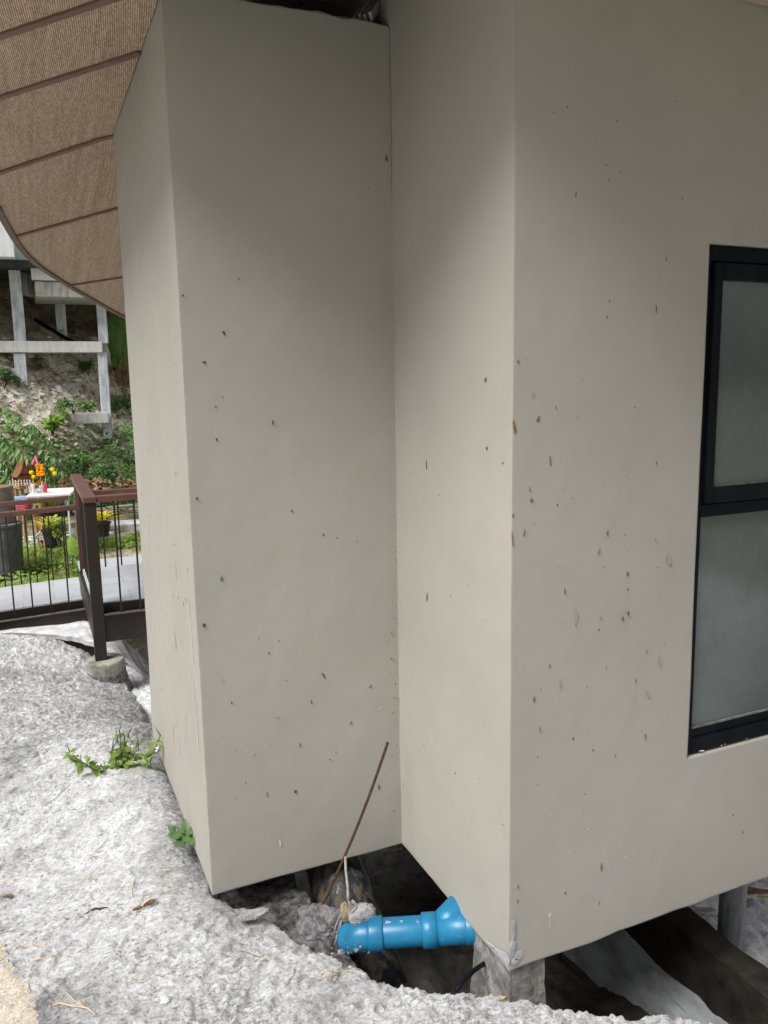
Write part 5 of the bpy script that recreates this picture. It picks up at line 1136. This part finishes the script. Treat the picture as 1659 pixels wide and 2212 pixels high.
for (u, v, l, dx) in ((345, 1680, .062, .2), (318, 1688, .055, .5), (248, 1712, .06, -.1), (300, 1690, .05, 1), (288, 1725, .045, .1), (175, 1668, .05, -.5), (285, 1708, .04, .4)):
    lf.leaf(wpt(u-8*dx, v-16, -.06), Vector(_r)*dx-Vector((0, 0, 1))*.8-Fh*.3, (-Fh+UP*.6), l, l*.75, .06)
for (u, v) in ((338, 1622), (340, 1616), (286, 1612)):
    wh.blob(wpt(u, v, -.1), .006, 6, .4)
sm.build('stem', STEM, we); lf.build('foliage', leafm('olive_leaf', (0.10, 0.17, 0.03), (0.20, 0.29, 0.06)), we); wh.build('blossom', WHITEP, we)
b = MB(); p0_ = Vector(onx(398, 1812, .42))
for k in range(16): b.leaf(p0_+Vector((random.gauss(0, .015), random.gauss(0, .03), random.gauss(.01, .018))), rdir()+Vector((-.5, -.3, .2)), (-.4, -.6, .8), .05, .026, .12)
b.tube([p0_-Vector((0, 0, .03)), p0_+Vector((-.005, -.01, .02)), p0_+Vector((-.01, -.03, .045))], [.003, .003, .002], 5)
b.tube([p0_, p0_+Vector((0, .03, .02))], .002, 5)
single(b, 'seedling', LEAF_D, 'small dark green seedling at the foot of the side wall', 'seedling')

# ------------------------------------------------------------------ straw, twigs and leaves lying about
def lay(u, v, L_, ang, r, mat, name, label, cat, group=None, bend=.1, lift=.004):
    p = onz(u, v, -.08)
    for _ in range(5): p = onz(u, v, gz(p[0], p[1]))
    pts = []
    for k in range(6):
        t = (k/5-.5)*L_; x = p[0]+math.cos(ang)*t-math.sin(ang)*bend*L_*math.cos((k/5-.5)*math.pi); y = p[1]+math.sin(ang)*t+math.cos(ang)*bend*L_*math.cos((k/5-.5)*math.pi); pts.append((x, y, gz(x, y)+lift+r))
    mb = MB(); mb.tube(pts, [r*.6, r, r, r, r*.8, r*.4], 5); return single(mb, name, mat, label, cat, group)
lay(210, 1972, .075, -.25, .0032, RUST, 'twig', 'dark curved nail like twig on the pale concrete', 'twig')
lay(295, 1925, .16, 1.45, .0018, STRAW, 'straw', 'straight upright pale straw above the dead leaf', 'straw')
lay(155, 2185, .16, -.75, .0024, STRAW, 'straw', 'thick pale straw at the bottom left of the slope', 'straw'); lay(150, 2170, .12, -.95, .0018, STRAW, 'straw', 'thin straw crossing the thick straw at bottom left', 'straw')
for _ in range(44):
    u, v = random.choice(((random.uniform(60, 420), random.uniform(1700, 2000)), (random.uniform(300, 1100), random.uniform(2020, 2180)), (random.uniform(180, 420), random.uniform(1880, 1990)), (random.uniform(20, 150), random.uniform(1940, 2130)), (random.uniform(690, 860), random.uniform(2070, 2110))))
    if 455 < u < 700 and v < 2000 or u > 700 and v < 2075: continue
    lay(u, v, random.uniform(.03, .13), random.uniform(-1.2, 1.2), random.uniform(.0008, .0016), random.choice((STRAW, STRAW, DRYLEAF)), 'straw', 'dry straw bit scattered on the sprayed concrete', 'straw', 'straw bits scattered on the concrete', random.uniform(-.2, .2))
def curl(p, a, L_, W_, m, lab):
    mb = MB(); d = Vector((math.cos(a), math.sin(a), 0)); sd = Vector((-d.y, d.x, 0)); vs = []; ph = random.uniform(0, 6)
    for i in range(11):
        t = i/10; w = W_*math.sin(math.pi*min(1, .04+t*.96))**.8; 
        for k in (-1, -.5, 0, .5, 1): vs.append(Vector(p)+d*L_*(t-.5)+sd*w/2*k*(1-.25*abs(k))+UP*(abs(k)**1.5*w*.55+.12*L_*(t-.5)**2*4+.02*L_*math.sin(t*9+k*2+ph)))
    mb.add(vs, [(i*5+k, i*5+k+1, (i+1)*5+k+1, (i+1)*5+k) for i in range(10) for k in range(4)]); single(mb, 'fallen_leaf', m, lab, 'leaf', smooth=True)
for u, v, l, lab, m in ((325, 1960, .055, 'curled brown dead leaf near the left wall corner', DRYLEAF), (300, 1972, .04, 'dark brown dead leaf beside the curled leaf', DRYLEAF), (925, 2112, .03, 'small yellow green fallen leaf on the crest below the pipe', LEAF_Y), (20, 1945, .04, 'dead leaf at the left edge of the slope', DRYLEAF), (1085, 2165, .03, 'tan leaf scrap below the corner column', STRAW)):
    p = onz(u, v, -.08)
    for _ in range(5): p = onz(u, v, gz(p[0], p[1]))
    a = random.uniform(-.5, .5); curl((p[0], p[1], gz(p[0], p[1])+.008), a, l, l*.45, m, lab)
for u, v, r, lab in ((357, 2165, .012, 'white pebble at the bottom of the slope'), (745, 1898, .01, 'pale pebble under the wall'), (1205, 2150, .014, 'pale pebble in front of the corner column')):
    p = onz(u, v, -.08)
    for _ in range(5): p = onz(u, v, gz(p[0], p[1]))
    b = MB(); b.blob((p[0], p[1], gz(p[0], p[1])+r*.4), r, 8, .35, (1.3, 1, .6)); single(b, 'pebble', BANKM, lab, 'pebble')
# fallen leaves on the bright ground at the right
for u, v, l, lab, m in ((1625, 1935, .17, 'long brown leaf on the bright ground at the right edge', DRYLEAF), (1525, 1972, .10, 'curled tan leaf left of the grey post', STRAW), (1648, 1942, .06, 'yellow leaf scrap at the right edge', LEAF_Y)):
    p = onz(u, v, -.70); curl((p[0], p[1], -.695), -.5, l, l*.3, m, lab)
